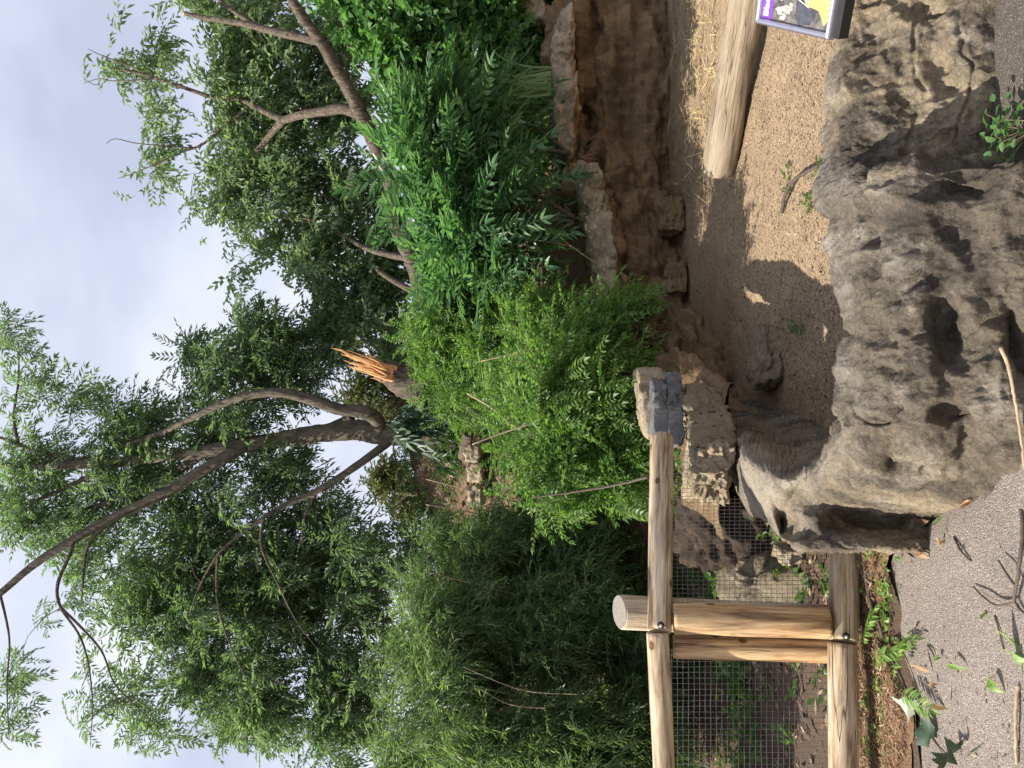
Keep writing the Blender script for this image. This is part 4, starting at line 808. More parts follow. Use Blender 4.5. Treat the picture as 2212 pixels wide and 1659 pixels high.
# far trees seen under the branches
def far_tree(y, v0, v1, D, cl, label, seed, dens=30):
    tree('tree', P(y, v0, D), label, [([(y, v0), (y + 4, (v0 + v1) / 2), (y - 3, v1)], .12, .05)], [([(y + 4, (v0 + v1) / 2), (y + 40, v1 + 10)], .05, .02), ([(y + 2, (v0 + v1) / 2 + 15), (y - 45, v1 + 5)], .05, .02)], cl, D, 1.0, ELM, LEAF['far'], M_bark, dens, 120, smin=.9, smax=1.4)
far_tree(870, 930, 790, 20, [(860, 800, 60, 60, .8), (900, 850, 50, 40, .7), (800, 850, 60, 40, .8)], 'distant yellowish tree seen between the broken stump and the main trunk', 1)
far_tree(700, 900, 700, 21, [(690, 690, 40, 30, .5), (720, 740, 50, 40, .7)], 'distant thin-topped tree in the gap between the two crowns', 2)
far_tree(1060, 940, 830, 20, [(1040, 860, 70, 50, .7), (1110, 900, 70, 50, .8)], 'distant tree seen under the low left limb of the main tree', 3)

# broken stump
bs = thing('broken_stump', P(815, 900, 11.4), 'snapped tree stump ending in bright orange splinters on the hill crest', 'tree stump')
mb = MB(); bark_tube(mb, px_poly([(838, 925), (828, 890), (812, 855), (800, 825), (795, 812)], 11.4), [.34, .25, .20, .16, .11], 18, 40, .2, 301); mb.build('trunk', M_bark2, bs)
for (a, b_, w) in (((806, 850), (752, 716), .055), ((800, 846), (765, 735), .05), ((806, 842), (778, 742), .05), ((812, 846), (790, 748), .055), ((818, 850), (800, 770), .05), ((822, 858), (817, 800), .035), ((798, 858), (782, 790), .05)):
    p0 = P(*a, 11.25); p1 = P(*b_, 11.35); pts = np.linspace(p0, p1, 7); pts[1:-1] += rng.normal(0, .012, (5, 3)); V, F = tube_arr(pts, np.array([1, .95, .85, .7, .5, .28, .04]) * w, 5, True); obj('splinter', V, F, M_splint, bs, smooth=False)

for k_ in range(14):
    a_ = rng.uniform(-14, 16); p0 = P(808 + a_, 850, 11.2); p1 = P(775 + a_ * 1.6, rng.uniform(745, 815), 11.2 + rng.normal(0, .08)); pts = np.linspace(p0, p1, 6); pts[1:] += np.cumsum(rng.normal(0, .008, (5, 3)), 0); V, F = tube_arr(pts, np.linspace(.02, .003, 6) * rng.uniform(.6, 1.2), 4, True); obj('splinter', V, F, M_splint, bs, smooth=False)
# ------------------------------------------------------------------ shrubs
def shrub(name, base, label, stems, clumps, D, dd, temps, leafm, dens, nparts, partname, cat='shrub', group=None, twigm=None, ntw=120, smin=.8, smax=1.2, hollow=.35, spray=.5, vmax=None, **kw):
    t = thing(name, base, label, cat, group); nodes = []
    for i, (pl, r0, r1) in enumerate(stems): nodes += list(limb(t, 'stem', pl, D, r0, r1, twigm or M_twig, 400 + i, n=16, seg=6))
    pts, outs = cloud(clumps, D, dd, dens, hollow)
    if ntw:
        mb, tp = twig_net(nodes, pts[rng.choice(len(pts), min(ntw, len(pts)), False)], 0.0025, seg=3); mb.build('twigs', twigm or M_twig, t, kind='stuff')
        k_ = rng.random(len(pts)) < spray; ix = rng.integers(0, len(tp), k_.sum()); pts[k_] = tp[ix] + rng.normal(0, .05, (k_.sum(), 3))
    if vmax:                                                # keeps the rim below and the leaning trunk above clear
        yk, vk = proj(pts); kp = (vk < vmax) & (vk > np.interp(yk, [-20, 40, 90, 140, 200, 250, 300, 350, 400, 440, 520, 600, 700], [620, 655, 693, 722, 757, 782, 806, 826, 845, 853, 876, 906, 960]) + 45); pts, outs = pts[kp], outs[kp]
    dirs = leaf_dirs(outs, **kw)
    near = np.argsort(pts[:, 1] + rng.normal(0, .3, len(pts)))[:nparts]; rest = np.setdiff1d(np.arange(len(pts)), near)
    parts_of(partname, temps, leafm, t, pts[near], dirs[near], smin, smax)
    if len(rest) == 0: return t
    V, F = bake(temps, pts[rest], dirs[rest], rng.uniform(smin, smax, len(rest)), rng.normal(0, .5, len(rest))); obj('foliage', V, F, leafm, t, smooth=False, kind='stuff'); return t
GF = 'feathery bright green shrubs above the pit'
shrub('shrub', P(900, 1390, 6.9), 'bright feathery shrub spilling over the stones behind the rail end', [([(900, 1420), (890, 1300), (900, 1200), (930, 1100), (960, 1020)], .02, .006), ([(880, 1420), (830, 1300), (800, 1200), (780, 1120)], .02, .006), ([(910, 1420), (980, 1300), (1060, 1200), (1110, 1140)], .02, .006)],
      [(900, 1300, 110, 95), (980, 1290, 100, 100), (1060, 1330, 60, 70, .8), (900, 1180, 110, 90), (1010, 1180, 80, 70, .9), (830, 1250, 90, 100), (1090, 1200, 30, 60, .5), (880, 1080, 100, 70, .9, 1.2), (820, 1350, 60, 45, .8), (1060, 1110, 40, 40, .4)], 6.9, .55, LOC, LEAF['locust'], 15, 300, 'frond', group=GF, twigm=M_palet, smin=.8, smax=1.6, ntw=200)
shrub('shrub', P(740, 1330, 7.3), 'bright feathery shrub whose lowest branch droops in front of the pit wall', [([(760, 1370), (740, 1250), (760, 1130), (780, 1040)], .02, .006), ([(750, 1350), (715, 1330), (690, 1340), (670, 1380)], .012, .004)],
      [(750, 1250, 90, 90), (700, 1330, 60, 40, 1.1), (695, 1375, 45, 28, 1.1), (760, 1130, 110, 90, 1, 1.2), (690, 1180, 70, 80, .9, .8), (800, 1050, 100, 70, 1, 1.9), (720, 1060, 90, 70, .9, 1.9)], 7.3, .55, LOC, LEAF['locust'], 15, 300, 'frond', group=GF, twigm=M_palet, smin=.8, smax=1.6, ntw=200)
shrub('shrub', P(780, 1000, 9.6), 'bright feathery shrub on the upper slope below the broken stump', [([(800, 1080), (780, 980), (760, 900)], .02, .006)],
      [(760, 960, 110, 80), (680, 980, 90, 80), (640, 1050, 90, 90), (860, 980, 60, 50, .8), (720, 900, 70, 40, .7), (650, 950, 60, 45, .9), (690, 935, 50, 35, .9)], 9.6, .5, LOC, LEAF['locust'], 15, 200, 'frond', group=GF, twigm=M_palet, smin=1.0, smax=1.5)
GSU = 'shrubs with long paired leaves on the pit bank'
shrub('shrub', P(470, 1240, 9.2), 'dark green shrub of long paired leaflets above the jutting pale boulder', [([(480, 1240), (470, 1130), (480, 1020), (460, 930)], .03, .01), ([(470, 1240), (400, 1120), (380, 1020)], .03, .01), ([(480, 1240), (540, 1120), (560, 1020)], .03, .01)],
      [(470, 1060, 110, 80), (540, 1020, 90, 90), (420, 980, 110, 80), (520, 940, 90, 60, .9), (420, 1125, 60, 40, .8), (560, 1110, 60, 50, .8), (600, 1050, 50, 60, .6)], 9.0, .5, SUM, LEAF['sumac'], 4.0, 290, 'frond', group=GSU, ntw=60, smin=.7, smax=1.1, hollow=.5, wind=(.6, -.25, .35), down=.05, vmax=1105)
shrub('shrub', P(330, 1220, 9.5), 'dark green shrub of long paired leaflets overhanging the cracked rim stone', [([(330, 1230), (320, 1100), (330, 980)], .03, .01), ([(330, 1230), (270, 1150), (250, 1120)], .02, .008)],
      [(330, 1040, 90, 80), (290, 1105, 60, 40, .9), (330, 960, 90, 70), (380, 910, 80, 50, .8), (290, 930, 50, 50, .5)], 9.3, .5, SUM, LEAF['sumac'], 5.0, 200, 'frond', group=GSU, ntw=50, smin=.7, smax=1.1, hollow=.5, wind=(.6, -.25, .35), down=.05, vmax=1105)
shrub('vine_thicket', P(120, 1180, 10.5), 'rounded-leaf vine thicket filling the bank at the right edge', [([(120, 1180), (110, 1000), (120, 850), (100, 750)], .03, .01), ([(60, 1180), (30, 1000), (0, 850)], .03, .01), ([(200, 1180), (210, 1000), (180, 880)], .03, .01)],
      [(100, 870, 100, 80), (20, 800, 90, 70), (20, 920, 110, 110), (130, 960, 100, 90), (210, 900, 70, 70, .7), (60, 1060, 120, 80), (190, 1080, 90, 70), (-60, 1060, 100, 120), (170, 830, 60, 30, .7), (-60, 800, 100, 120), (30, 1110, 90, 40), (200, 1140, 90, 30), (-70, 690, 60, 60)], 10.5, .55, VIN, LEAF['vine'], 13, 300, 'sprig', cat='vine', ntw=120, vmax=1400)
GW = 'fine-leaved willowy thickets behind the fence'
for (lab, y, D_, cl) in (('nearest willowy thicket, mostly cut off by the left edge behind the fence', 1950, 5.9, [(1860, 1330, 150, 120), (1960, 1220, 180, 140), (1800, 1260, 90, 90, .7), (2100, 1280, 150, 150)]),
                         ('willowy narrow-leaved thicket toward the left edge, a step behind the nearest one', 1620, 7.6, [(1600, 1320, 130, 110), (1600, 1180, 130, 110), (1640, 1050, 120, 100), (1560, 960, 120, 90), (1700, 1200, 120, 200), (1640, 880, 110, 70, .8), (1560, 1400, 120, 50, 1.0)]),
                         ('willowy narrow-leaved thicket directly behind the fence post', 1400, 8.2, [(1400, 1330, 130, 110), (1420, 1200, 130, 110), (1380, 1080, 130, 100), (1440, 980, 130, 100), (1350, 940, 110, 80), (1300, 1250, 90, 130), (1480, 870, 110, 70, .8), (1350, 1400, 120, 40)]),
                         ('willowy narrow-leaved thicket between the post and the feathery shrub', 1200, 8.8, [(1200, 1340, 90, 90), (1200, 1220, 110, 110), (1240, 1100, 110, 100), (1160, 1010, 100, 90, .8), (1240, 940, 100, 70), (1120, 1100, 70, 80, .8), (1130, 1290, 60, 90), (1260, 1400, 90, 40)])):
    shrub('willow_thicket', P(y, 1500, D_), lab, [([(y + k_ * 14, 1500), (y + k_ * 26, 1300), (y + k_ * 40, 1100), (y + k_ * 55, 920)], .016, .005) for k_ in (-3, -2, -1, 0, 1, 2, 3)], cl, D_, .75, WIL, LEAF['willow'], 19, 200, 'sprig', group=GW, ntw=150, twigm=M_palet, down=.55, wind=(.45, 0, 0))
# off to the left, unseen from here but shading the ground behind the fence
# strap-leaved plant
sp_ = thing('strap_plant', P(190, 1180, 9.35), 'pale strap-leaved grass clump arching over the bank above the rim stone', 'plant')
for k_ in range(26):
    y0 = 190 + rng.normal(0, 26); a0 = P(y0, 1190, 9.3) + np.array([0, rng.uniform(-.2, .2), 0]); ln = rng.uniform(.6, 1.3); dr = rng.normal(0, .5); n = 9; tt = np.linspace(0, 1, n)
    cen = np.stack([a0[0] + dr * tt ** 1.6 * ln * .8 - .25 * tt, a0[1] - .25 * tt + 0 * tt, a0[2] + ln * (tt - .45 * tt ** 2.5)], 1); w = .012 * (1 - tt ** 2.5) + .0015; sd = np.array([.8, -.5, .1])
    V = np.stack([cen - sd * w[:, None], cen + [0, 0, -.004], cen + sd * w[:, None]], 1); obj('blade', V, grid_faces(n, 3), LEAF['strap'], sp_)
# wilted leaf clusters hanging on the bare soil
WL = [frond(.5, 7, .2, .06, .9, 35, s + 140, True) for s in range(3)]
for (y, v, lab) in ((905, 850, 'upper wilted dark leaf bunch at the foot of the main trunk'), (930, 830, 'large wilted dark leaf bunch hanging left under the main trunk'), (985, 920, 'lower wilted dark leaf bunch on the bare red soil')):
    t = thing('wilted_branch', P(y, v, 11.1), lab, 'branch', 'wilted branches on the bare soil'); n = 9
    pts = PV(y + rng.normal(0, 12, n), v + rng.uniform(0, 20, n), 11.1); dr = np.stack([rng.normal(-.1, .35, n), rng.normal(-.2, .3, n), np.full(n, -1.0)], 1); parts_of('frond', WL, LEAF['wilt'], t, pts, dr, .8, 1.2)
# stones and a sawn log on the bare soil
GR = 'stones on the bare soil slope'
for (y0, y1, v0, v1, D_, lab, sd) in ((1000, 960, 1000, 1036, 10.0, 'tan stone beside the sawn log on the slope', 91), (1045, 1000, 1004, 1044, 10.0, 'middle tan stone of the row on the slope', 92), (1100, 1050, 1008, 1042, 10.1, 'leftmost dark tan stone of the row on the slope', 93), (1010, 960, 950, 985, 11, 'pale stone set higher in the bare soil', 94), (1290, 1235, 1010, 1050, 9.8, 'pale stone showing through the willowy thicket', 95)):
    rock('slope_stone', box8(y0, y1, v0, v1, D_, .35, tilt=.08), M_pale, lab, 'rock', GR, nx=14, ny=10, nz=12, amp=.04, sc=5, seed=sd)
sl_ = log_part('sawn_log', P(935, 1012, 9.9), P(985, 1000, 10.4), .07, .07, M_bark2, None, seg=14, n=8, seed=96); tag(sl_, 'short reddish sawn log lying beside the slope stones', 'log')
ss = thing('tree_stump', P(632, 1230, 8.7), 'small grey pointed tree stump in the bare bank above the pit wall', 'tree stump'); mb = MB(); bark_tube(mb, px_poly([(632, 1245), (634, 1225), (630, 1208), (628, 1199)], 9.15), [.13, .11, .075, .03], 12, 20, .2, 305); mb.build('trunk', M_bark2, ss)

# ground cover on the slope and behind the fence
n = 15000; ix = rng.integers(0, 62, n); s_ = HG[ix, rng.integers(0, HG.shape[1], n)] + np.stack([rng.normal(0, .06, n), rng.normal(0, .06, n), rng.uniform(0, .05, n)], 1)
yy_, vv_ = proj(s_); keep = ~((yy_ > 830) & (yy_ < 1130) & (vv_ < 1050) & (vv_ > 820)) & ~((s_[:, 0] < -.3) & (s_[:, 1] < 6.2)); s_ = s_[keep]; dcov = fbm(s_, .9, 3, 70) > -.25; s_ = s_[dcov]
V, F = bake(COV, s_, np.stack([rng.normal(0, .6, len(s_)), rng.normal(-.2, .6, len(s_)), rng.uniform(.2, 1.2, len(s_))], 1), rng.uniform(.9, 2.2, len(s_)), rng.normal(0, .4, len(s_)))
o = obj('ground_cover', V, F, LEAF['cover'], None, False, base=(0, 9, 1)); tag(o, 'low leafy ground cover on the bank above the pit', 'ground cover', kind='stuff')

hp_ = HG[12:66].reshape(-1, 3); hy, hv = proj(hp_); hb = hp_[(hy > 780) & (hy < 1180) & (hv > 830) & (hv < 1080)]
n = 700; tp_ = hb[rng.integers(0, len(hb), n)] + np.stack([rng.normal(0, .12, n), rng.normal(0, .15, n), np.full(n, .02)], 1); tp_[:, 2] = hill_z(tp_[:, :2]) + .02
V, F = bake(WIL, tp_, np.stack([rng.normal(0, .5, n), rng.normal(-.3, .4, n), rng.uniform(.3, 1.2, n)], 1), rng.uniform(.4, 1.1, n), rng.normal(0, .4, n)); o = obj('grass_tufts', V, F, LEAF['cover'], None, False); tag(o, 'sparse grassy tufts on the bare soil under the main tree', 'grass', kind='stuff')
# ------------------------------------------------------------------ scattered bits
def scatter(name, pts, lmin, lmax, wf, mat_, label, cat, tilt=.35, seed=0):
    n = len(pts); a = rng.uniform(0, 6.283, n); ln = rng.uniform(lmin, lmax, n); w = ln * rng.uniform(wf * .5, wf * 1.4, n)
    d_ = np.stack([np.cos(a), np.sin(a), rng.normal(0, tilt, n)], 1) * (ln / 2)[:, None]; s2 = np.stack([-np.sin(a), np.cos(a), rng.normal(0, tilt, n)], 1) * (w / 2)[:, None]
    V = np.stack([pts - d_, pts + s2 * .8, pts + d_, pts - s2], 1).reshape(-1, 3); o = obj(name, V, np.arange(4 * n).reshape(-1, 4), mat_, None, False, base=pts.mean(0)); return tag(o, label, cat, kind='stuff')
def floor_pts(n, y0=-100, y1=930, v0=1440, v1=1830):
    y = rng.uniform(y0, y1, n); v = v0 + (v1 - v0) * rng.random(n); D_ = np.array([dfl(q) for q in v]); p = PV(y, v, D_)
    i = np.clip(((p[:, 0] + 1.2) / 10.7 * 179).round().astype(int), 0, 179); j = np.clip(((p[:, 1] - 2.95) / 8.25 * 149).round().astype(int), 0, 149); p[:, 2] = FLOORV[i, j, 2] + .006; return p
scatter('wood_chips', floor_pts(30000), .008, .034, .3, M_chip, 'pale wood chips covering the pit floor', 'mulch', .3)
scatter('leaf_litter', floor_pts(1900), .015, .045, .4, M_chipd, 'dark leaf crumbs scattered over the pit floor', 'mulch', .35)
p = np.concatenate([floor_pts(800, -120, 270, 1455, 1560), floor_pts(300, 250, 430, 1450, 1540)]); p[:, 2] += rng.uniform(0, .05, len(p)); scatter('straw', p, .12, .4, .03, M_straw, 'yellow straw strewn between the log and the pit wall', 'straw', .25)
n = 2200; tp_ = hb[rng.integers(0, len(hb), n)] + np.stack([rng.normal(0, .12, n), rng.normal(0, .15, n), np.zeros(n)], 1); tp_[:, 2] = hill_z(tp_[:, :2]) + .02
scatter('soil_litter', tp_, .04, .16, .35, M_chipd, 'brown leaf and bark litter strewn over the bare soil slope', 'litter', .5)
# litter strip under the fence
y = rng.uniform(1120, 1750, 7000); t = rng.random(7000); edgev = np.interp(y, [1120, 1180, 1250, 1350, 1420, 1480, 1540, 1600, 1659, 1750], [1905, 1910, 1900, 1905, 1925, 1945, 1962, 1968, 1958, 1955]); p = np.array([G(a, 1850 + (b_ - 1850) * c, .0) for a, b_, c in zip(y, edgev, t)]); p[:, 2] = .022 + .022 * rng.random(7000)
scatter('needle_litter', p, .012, .05, .14, M_needle, 'reddish brown needle litter along the foot of the fence', 'litter', .3)
gx = np.linspace(-4.2, -.55, 150); V = []
for r in np.linspace(0, 1, 14):
    e_ = np.interp(gx, sorted([q[0] for q in ed]), [q[1] for q in sorted(ed.tolist())]); yv = (e_ - .01 + .02 * vnoise(np.stack([gx * 14, 0 * gx, 0 * gx], 1), 6)) * (1 - r) + 4.0 * r; V.append(np.stack([gx, yv, .006 + .018 * math.sin(min(1, r * 3) * 1.57) + .012 * fbm(np.stack([gx, yv, 0 * gx], 1), 9, 3, 12)], 1))
V = np.array(V); V[0, :, 2] = -.004; o = obj('verge', V, grid_faces(14, 150)[:, ::-1], M_litter, base=(-2, 3.7, 0)); tag(o, None, None, kind='structure')
n = 6000; i = rng.integers(2, 34, n); j = rng.integers(0, 90, n); p = HG[i, j] + np.stack([rng.normal(0, .05, n), rng.normal(0, .05, n), np.full(n, .012)], 1); p = p[p[:, 0] > -6]; p = p[p[:, 1] > 3.95]
scatter('leaf_litter', p, .03, .10, .35, M_chipd, 'shaded brown leaf litter seen through the fence mesh', 'litter', .4)
n = 500; p2 = p[rng.integers(0, len(p), n)] + [0, 0, .01]; scatter('fallen_leaves', p2, .05, .11, .5, M_chip, 'pale dry leaves and chips seen through the fence mesh', 'litter', .4)
pl = p[rng.integers(0, len(p), 420)]; pl[210:] = pl[:210]; V, F = bake(COV, pl, np.stack([rng.normal(0, .6, 420), rng.normal(-.3, .6, 420), rng.uniform(.3, 1.2, 420)], 1), rng.uniform(.8, 1.7, 420), rng.normal(0, .4, 420)); o = obj('weeds', V, F, LEAF['cover'], None, False); tag(o, 'small green weeds growing behind the fence mesh', 'weeds', kind='stuff')
# sunlit bank and shaded boulder seen through the right-hand mesh
rock('bank_boulder', box8(1240, 1075, (1488, 1500), (1670, 1680), 5.6, .9, tilt=.05), M_shaded, 'large shaded brown boulder behind the right-hand mesh panel', 'rock', None, nx=30, ny=20, nz=26, amp=.07, sc=3, seed=65)
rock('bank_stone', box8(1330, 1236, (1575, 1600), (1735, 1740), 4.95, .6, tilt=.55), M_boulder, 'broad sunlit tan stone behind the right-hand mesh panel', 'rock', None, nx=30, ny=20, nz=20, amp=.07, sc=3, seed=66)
rock('bank_stone', box8(1222, 1190, (1690, 1690), (1740, 1740), 4.9, .3, tilt=.1), M_pale, 'small pale stone low behind the mesh beside the rock wall end', 'rock', None, nx=14, ny=10, nz=12, amp=.03, sc=6, seed=67)

def stick(pts, r0, r1, label, mat_=None, cat='twig', group=None, name='twig', side=()):
    pts = np.array(pts); mb = MB(); p = catmull(pts, 6 * len(pts)); p += rng.normal(0, .12, p.shape) * min(r0, .008); V, F = tube_arr(p, np.linspace(r0, r1, len(p)), 6, True); mb.add(V, F)
    for s_ in side: p = catmull(np.array(s_), 5 * len(s_)); V, F = tube_arr(p, np.linspace(r0 * .65, r1 * .6, len(p)), 5, True); mb.add(V, F)
    o = mb.build(name, mat_ or M_twig); return tag(o, label, cat, group)
def gp(y, v, h=.008): return G(y, v, h)
GT = 'fallen twigs on the path'
stick([gp(1100, 2206, .02), gp(1152, 2209, .03), gp(1210, 2203, .04), gp(1268, 2195, .03), gp(1302, 2192, .02), gp(1330, 2220)], .007, .005, 'forked dark fallen branch on the path at the lower edge', group=GT, name='fallen_branch', side=([gp(1268, 2195, .03), gp(1240, 2175, .04), gp(1210, 2157, .03)], [gp(1300, 2192, .02), gp(1308, 2154, .03), gp(1290, 2125, .03), gp(1267, 2102, .015)], [gp(1210, 2203, .04), gp(1185, 2215, .03)]))
stick([gp(752, 2162, .20), gp(790, 2178, .16), gp(850, 2190, .10), gp(930, 2203, .05), gp(1010, 2212, .015)], .006, .004, 'thin pale twig leaning against the foot of the rock wall', M_palet, group=GT)
stick([gp(1480, 2200), gp(1540, 2194, .02), gp(1650, 2195)], .007, .005, 'thick grey twig on the path near the left corner', M_palet, group=GT)
stick([gp(1160, 2060), gp(1190, 2076, .015), gp(1212, 2098)], .005, .003, 'short crooked dark twig on the path beside the rock wall end', group=GT, side=([gp(1190, 2076, .015), gp(1175, 2082)],))
stick([gp(1330, 2148), gp(1360, 2158, .01), gp(1405, 2168)], .003, .002, 'very thin curved twig lying alone mid path', group=GT)
stick([gp(1395, 2004), gp(1405, 2012, .012), gp(1418, 2018)], .004, .003, 'short bent brown twig above the small leaf on the path', group=GT)
GV = 'twigs lying along the fence foot'
stick([gp(1190, 1866, .03), gp(1250, 1872, .04), gp(1305, 1882, .04), gp(1351, 1900, .03), gp(1375, 1905, .02)], .010, .007, 'grey branch lying along the fence foot beside the rock wall', group=GV, name='fallen_branch', side=([gp(1300, 1880, .04), gp(1350, 1884, .04), gp(1412, 1897, .03)],))
stick([gp(1390, 1895, .03), gp(1433, 1931, .03), gp(1497, 1961, .03), gp(1520, 1972, .02)], .008, .005, 'dark leaf stalk carrying the torn fern-like leaves onto the path', group=GV)
stick([P(458, 1698, dfl(1700)) + [0, 0, .03], P(420, 1715, dfl(1717)) + [0, 0, .06], P(385, 1740, dfl(1745)) + [0, 0, .06], P(345, 1800, dfl(1802)) + [0, 0, .03]], .016, .01, 'dark crooked stick lying on the sunlit pit floor', name='stick', cat='stick')
stick([P(440, 1120, 9.0), P(500, 1190, 8.9), P(540, 1245, 8.75), P(570, 1290, 8.7)], .012, .006, 'bare tan twig slanting down onto the pale rim stone', M_palet, group='bare twigs over the rim', side=([P(500, 1190, 8.9), P(470, 1180, 8.8)],))
stick([P(515, 1130, 8.9), P(522, 1180, 8.8), P(530, 1225, 8.75)], .008, .004, 'shorter bare tan twig crossing over the slanting one', M_palet, group='bare twigs over the rim')
stick([P(850, 1010, 7.4), P(880, 1060, 7.2), P(920, 1110, 7.0), P(950, 1180, 6.9), P(955, 1240, 6.8)], .010, .005, 'long bare pale branch across the feathery shrub', M_palet, name='bare_branch', cat='branch')
stick([P(1030, 1400, 5.2), P(1048, 1330, 5.4), P(1060, 1260, 5.6), P(1075, 1150, 5.8)], .010, .005, 'thin dark stem rising behind the top rail', name='bare_sapling', cat='sapling')
for (ys0, v0, ys1, v1, lab) in ((1500, 1250, 1440, 1000, 'longest dry pale stalk among the willowy leaves, reaching highest'), (1530, 1180, 1470, 1010, 'shorter dry pale stalk among the willowy leaves near the left edge')):
    stick([P(ys0, v0, 6.9), P((ys0 + ys1) / 2 + 20, (v0 + v1) / 2, 6.9), P(ys1, v1, 7.0)], .005, .002, lab, M_palet, 'stalk', 'dry stalks in the willowy thicket', name='dry_stalk')

yq = rng.uniform(950, 1700, 420); vq = rng.uniform(1930, 2240, 420); p = np.array([G(a, b_, .004) for a, b_ in zip(yq, vq)]); p = p[(p[:, 1] < 3.55) & (p[:, 0] < -.45)]
scatter('crumbs', p, .006, .028, .35, M_chipd, 'tiny brown leaf crumbs and twig bits scattered over the path', 'litter', .3)
# leaves and fronds lying on the path
def curled(Vs, amt, seed):
    r_ = np.linalg.norm(Vs[:, :2], axis=1); Vs = Vs.copy(); Vs[:, 2] += amt * (r_ ** 2) + .15 * amt * r_ * np.sin(Vs[:, 0] * 60 + seed); return Vs
def maple_tmpl(s=1.0):
    A_ = []; lob = [(-140, .6), (-118, .45), (-96, .62), (-78, .86), (-60, .58), (-44, .74), (-26, .62), (-14, .84), (0, 1.0), (14, .84), (26, .62), (44, .74), (60, .58), (78, .86), (96, .62), (118, .45), (140, .6), (180, .2)]
    for a, r_ in lob: A_.append([r_ * math.cos(math.radians(a)), r_ * math.sin(math.radians(a)), 0])
    A_ = np.array(A_); V = np.concatenate([[[0, 0, 0]], A_ * .5, A_]); k_ = len(A_); F3_ = [[0, 1 + i, 1 + (i + 1) % k_] for i in range(k_)]; F4_ = [[1 + i, 1 + k_ + i, 1 + k_ + (i + 1) % k_, 1 + (i + 1) % k_] for i in range(k_)]
    return V * s, [np.array(F3_), np.array(F4_)]
def ground_leaf(y, v, size, mat_, label, kindf='oval', rot=0.0, curl=.25, h=.012, tilt=0.0, group=None, name='fallen_leaf', cat='leaf'):
    if kindf == 'maple': V, F = maple_tmpl(size)
    else:
        V, F = blade(size * 2, size * (.9 if kindf == 'oval' else .4), .12, .1, True); V = V - [size, 0, 0]
    V = curled(V, curl / size, y) @ rotx(tilt).T @ roty(tilt * .6).T @ rotz(rot).T; V[:, 2] -= V[:, 2].min(); V = V + gp(y, v, .004); 
    mb = MB(); mb.add(V, F); c = gp(y, v, .008)
    if kindf == 'maple': e_ = np.array([math.cos(rot + 3.1), math.sin(rot + 3.1), 0]); Vt, Ft = tube_arr([c, c + e_ * size * .6, c + e_ * size * 1.2], [.002, .0016, .0014], 4); mb.add(Vt, Ft)
    o = mb.build(name, mat_, smooth=True); return tag(o, label, cat, group)
GLF = 'fallen leaves on the path'
ground_leaf(1589, 2015, .085, LEAF['maple'], 'dark green lobed leaf lying flat on the path near the mulch edge', 'maple', 1.2, .2, tilt=.15, group=GLF)
ground_leaf(1632, 2090, .1, LEAF['maple'], 'dark green lobed leaf standing on edge with a broad shadow, nearest the left corner', 'maple', 2.3, .3, tilt=.9, group=GLF)
ground_leaf(1534, 1975, .075, LEAF['white'], 'pale upturned leaf underside beside the torn fern-like leaves', 'maple', -.7, .25, tilt=.3, group=GLF)
ground_leaf(1460, 1905, .055, LEAF['fresh'], 'fresh green ragged leaf lying on the mulch under the fence', 'maple', .8, .2, group=GLF)
ground_leaf(1128, 2033, .035, LEAF['fresh'], 'bright yellow-green leaf at the foot of the rock wall end', 'maple', .3, .2, group=GLF)
for (y, v, s, mk, lab, kf, r_) in ((1330, 2132, .022, 'fresh', 'tiny green leaf in the middle of the path', 'oval', .5), (1422, 2036, .022, 'fresh', 'tiny green leaf on the path below the bent twig', 'oval', 1.3), (1478, 2162, .035, 'fresh', 'small torn green leaf toward the lower edge of the path', 'oval', 1.0),
                                 (1440, 2079, .045, 'fresh', 'narrow curled yellow-green leaf beside the looped stalk', 'thin', 1.7), (1382, 2196, .035, 'fresh', 'green leaf below the pale twig at the lower edge of the path', 'oval', .2), (1425, 2205, .04, 'fresh', 'broad green leaf cut by the lower edge of the path', 'maple', .2),
                                 (1478, 2025, .018, 'dry', 'small curled red-brown leaf on the path below the fern-like leaves', 'oval', .4), (1530, 2055, .018, 'dry', 'small dry tan leaf on the path between the lobed leaves', 'oval', 2.0), (1195, 2003, .03, 'dry', 'rusty leaf caught at the tip of the rock wing', 'oval', 1.0), (1170, 2040, .02, 'dry', 'crumpled rusty leaf on the path beside the rock wing', 'oval', .3),
                                 (1088, 2100, .022, 'dry', 'orange-brown leaf crumb at the rounded base of the rock wall', 'oval', 2.5), (1445, 2010, .02, 'dry', 'dark curled leaf on the path beside the fern-like leaves', 'oval', 1.1)):
    ground_leaf(y, v, s, LEAF[mk], lab, kf, r_, .3, group=GLF)
FERN = [frond(.26, 11, .075, .02, .15, 62, s + 170, True) for s in range(4)]
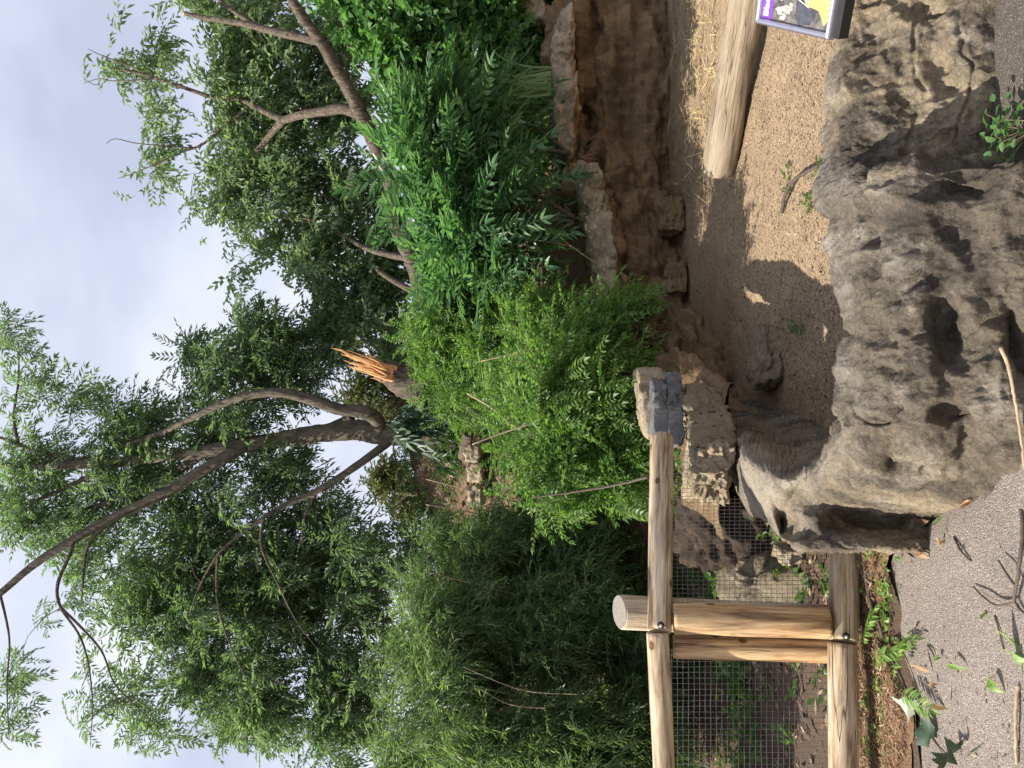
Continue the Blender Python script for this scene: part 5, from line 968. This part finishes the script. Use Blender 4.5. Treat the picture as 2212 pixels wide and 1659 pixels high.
for (y, v, a, sc_, lab) in ((1400, 1893, -.3, 1.1, 'upper torn fern-like leaf on the mulch by the fence'), (1425, 1915, -1.0, 1.0, 'torn fern-like leaf hanging over the path edge'), (1405, 1965, -.9, .9, 'short fern-like leaf lying out on the path'), (1475, 1965, -.2, 1.15, 'largest fern-like leaf spread on the path'), (1500, 1975, -1.4, 1.1, 'fern-like leaf folded beneath the largest one'), (1215, 1898, .4, .8, 'fern-like sprig at the fence foot beside the rock wing'), (1640, 1905, 1.2, .8, 'fern-like sprig on the mulch near the left edge')):
    V, F = random.choice(FERN); V = V @ rotx(rng.normal(0, .25)).T @ rotz(a).T * sc_ * .72; V[:, 2] -= V[:, 2].min() - .004; o = obj('fallen_frond', V + gp(y, v, .008), F, LEAF['fresh'], None, False); tag(o, lab, 'leaf', 'torn fern-like leaves by the fence')
n = 170; y = rng.uniform(1130, 1700, n); v = rng.uniform(1862, 1930, n); p = np.array([G(a, b_, .012) for a, b_ in zip(y, v)]); V, F = bake(COV, p, np.stack([rng.normal(0, 1, n), rng.normal(0, 1, n), rng.uniform(0, .6, n)], 1), rng.uniform(.3, .8, n), rng.normal(0, .4, n)); o = obj('verge_weeds', V, F, LEAF['fresh'], None, False); tag(o, 'scraps of green leaf and weed along the fence foot', 'weeds', kind='stuff')
# weed at the foot of the rock wall
wd = thing('weed', gp(285, 2185, 0), 'small green weed growing at the foot of the rock wall', 'weed'); n = 60
pts = np.stack([gp(285, 2190)[0] + rng.normal(0, .05, n), gp(285, 2190)[1] + rng.normal(-.02, .035, n), rng.uniform(.01, .10, n)], 1); WD = [blade(.034, .024, .15, .2, True)]
parts_of('leaf', WD, LEAF['vine'], wd, pts, np.stack([rng.normal(0, 1, n), rng.normal(-.4, .8, n), rng.uniform(-.1, .8, n)], 1), .6, 1.2)
n = 30; V, F = [], []
mb = MB()
for k_ in range(14):
    q = pts[k_]; V, F = tube_arr([[q[0] * .4 + wd.location[0] * .6, q[1], 0], q], [.002, .0014], 3); mb.add(V, F)
mb.build('stems', M_palet, wd, kind='stuff')
for (y, v, lab) in ((395, 1705, 'small green sprig in the sunlit mulch near the dark stick'), (365, 1790, 'green sprig against the back of the rock wall lip'), (430, 1755, 'tiny green sprig left of the dark stick'), (715, 1722, 'small leafy sprig in the shade beside the lone boulder')):
    c = P(y, v, dfl(v)); n = 9; t = thing('weed', c, lab, 'weed', 'green sprigs on the pit floor'); pts = c + np.stack([rng.normal(0, .035, n), rng.normal(0, .035, n), rng.uniform(.005, .03, n)], 1); parts_of('sprig', COV, LEAF['cover'], t, pts, rng.normal(size=(n, 3)) * [1, 1, .4] + [0, 0, .5], .5, .9)
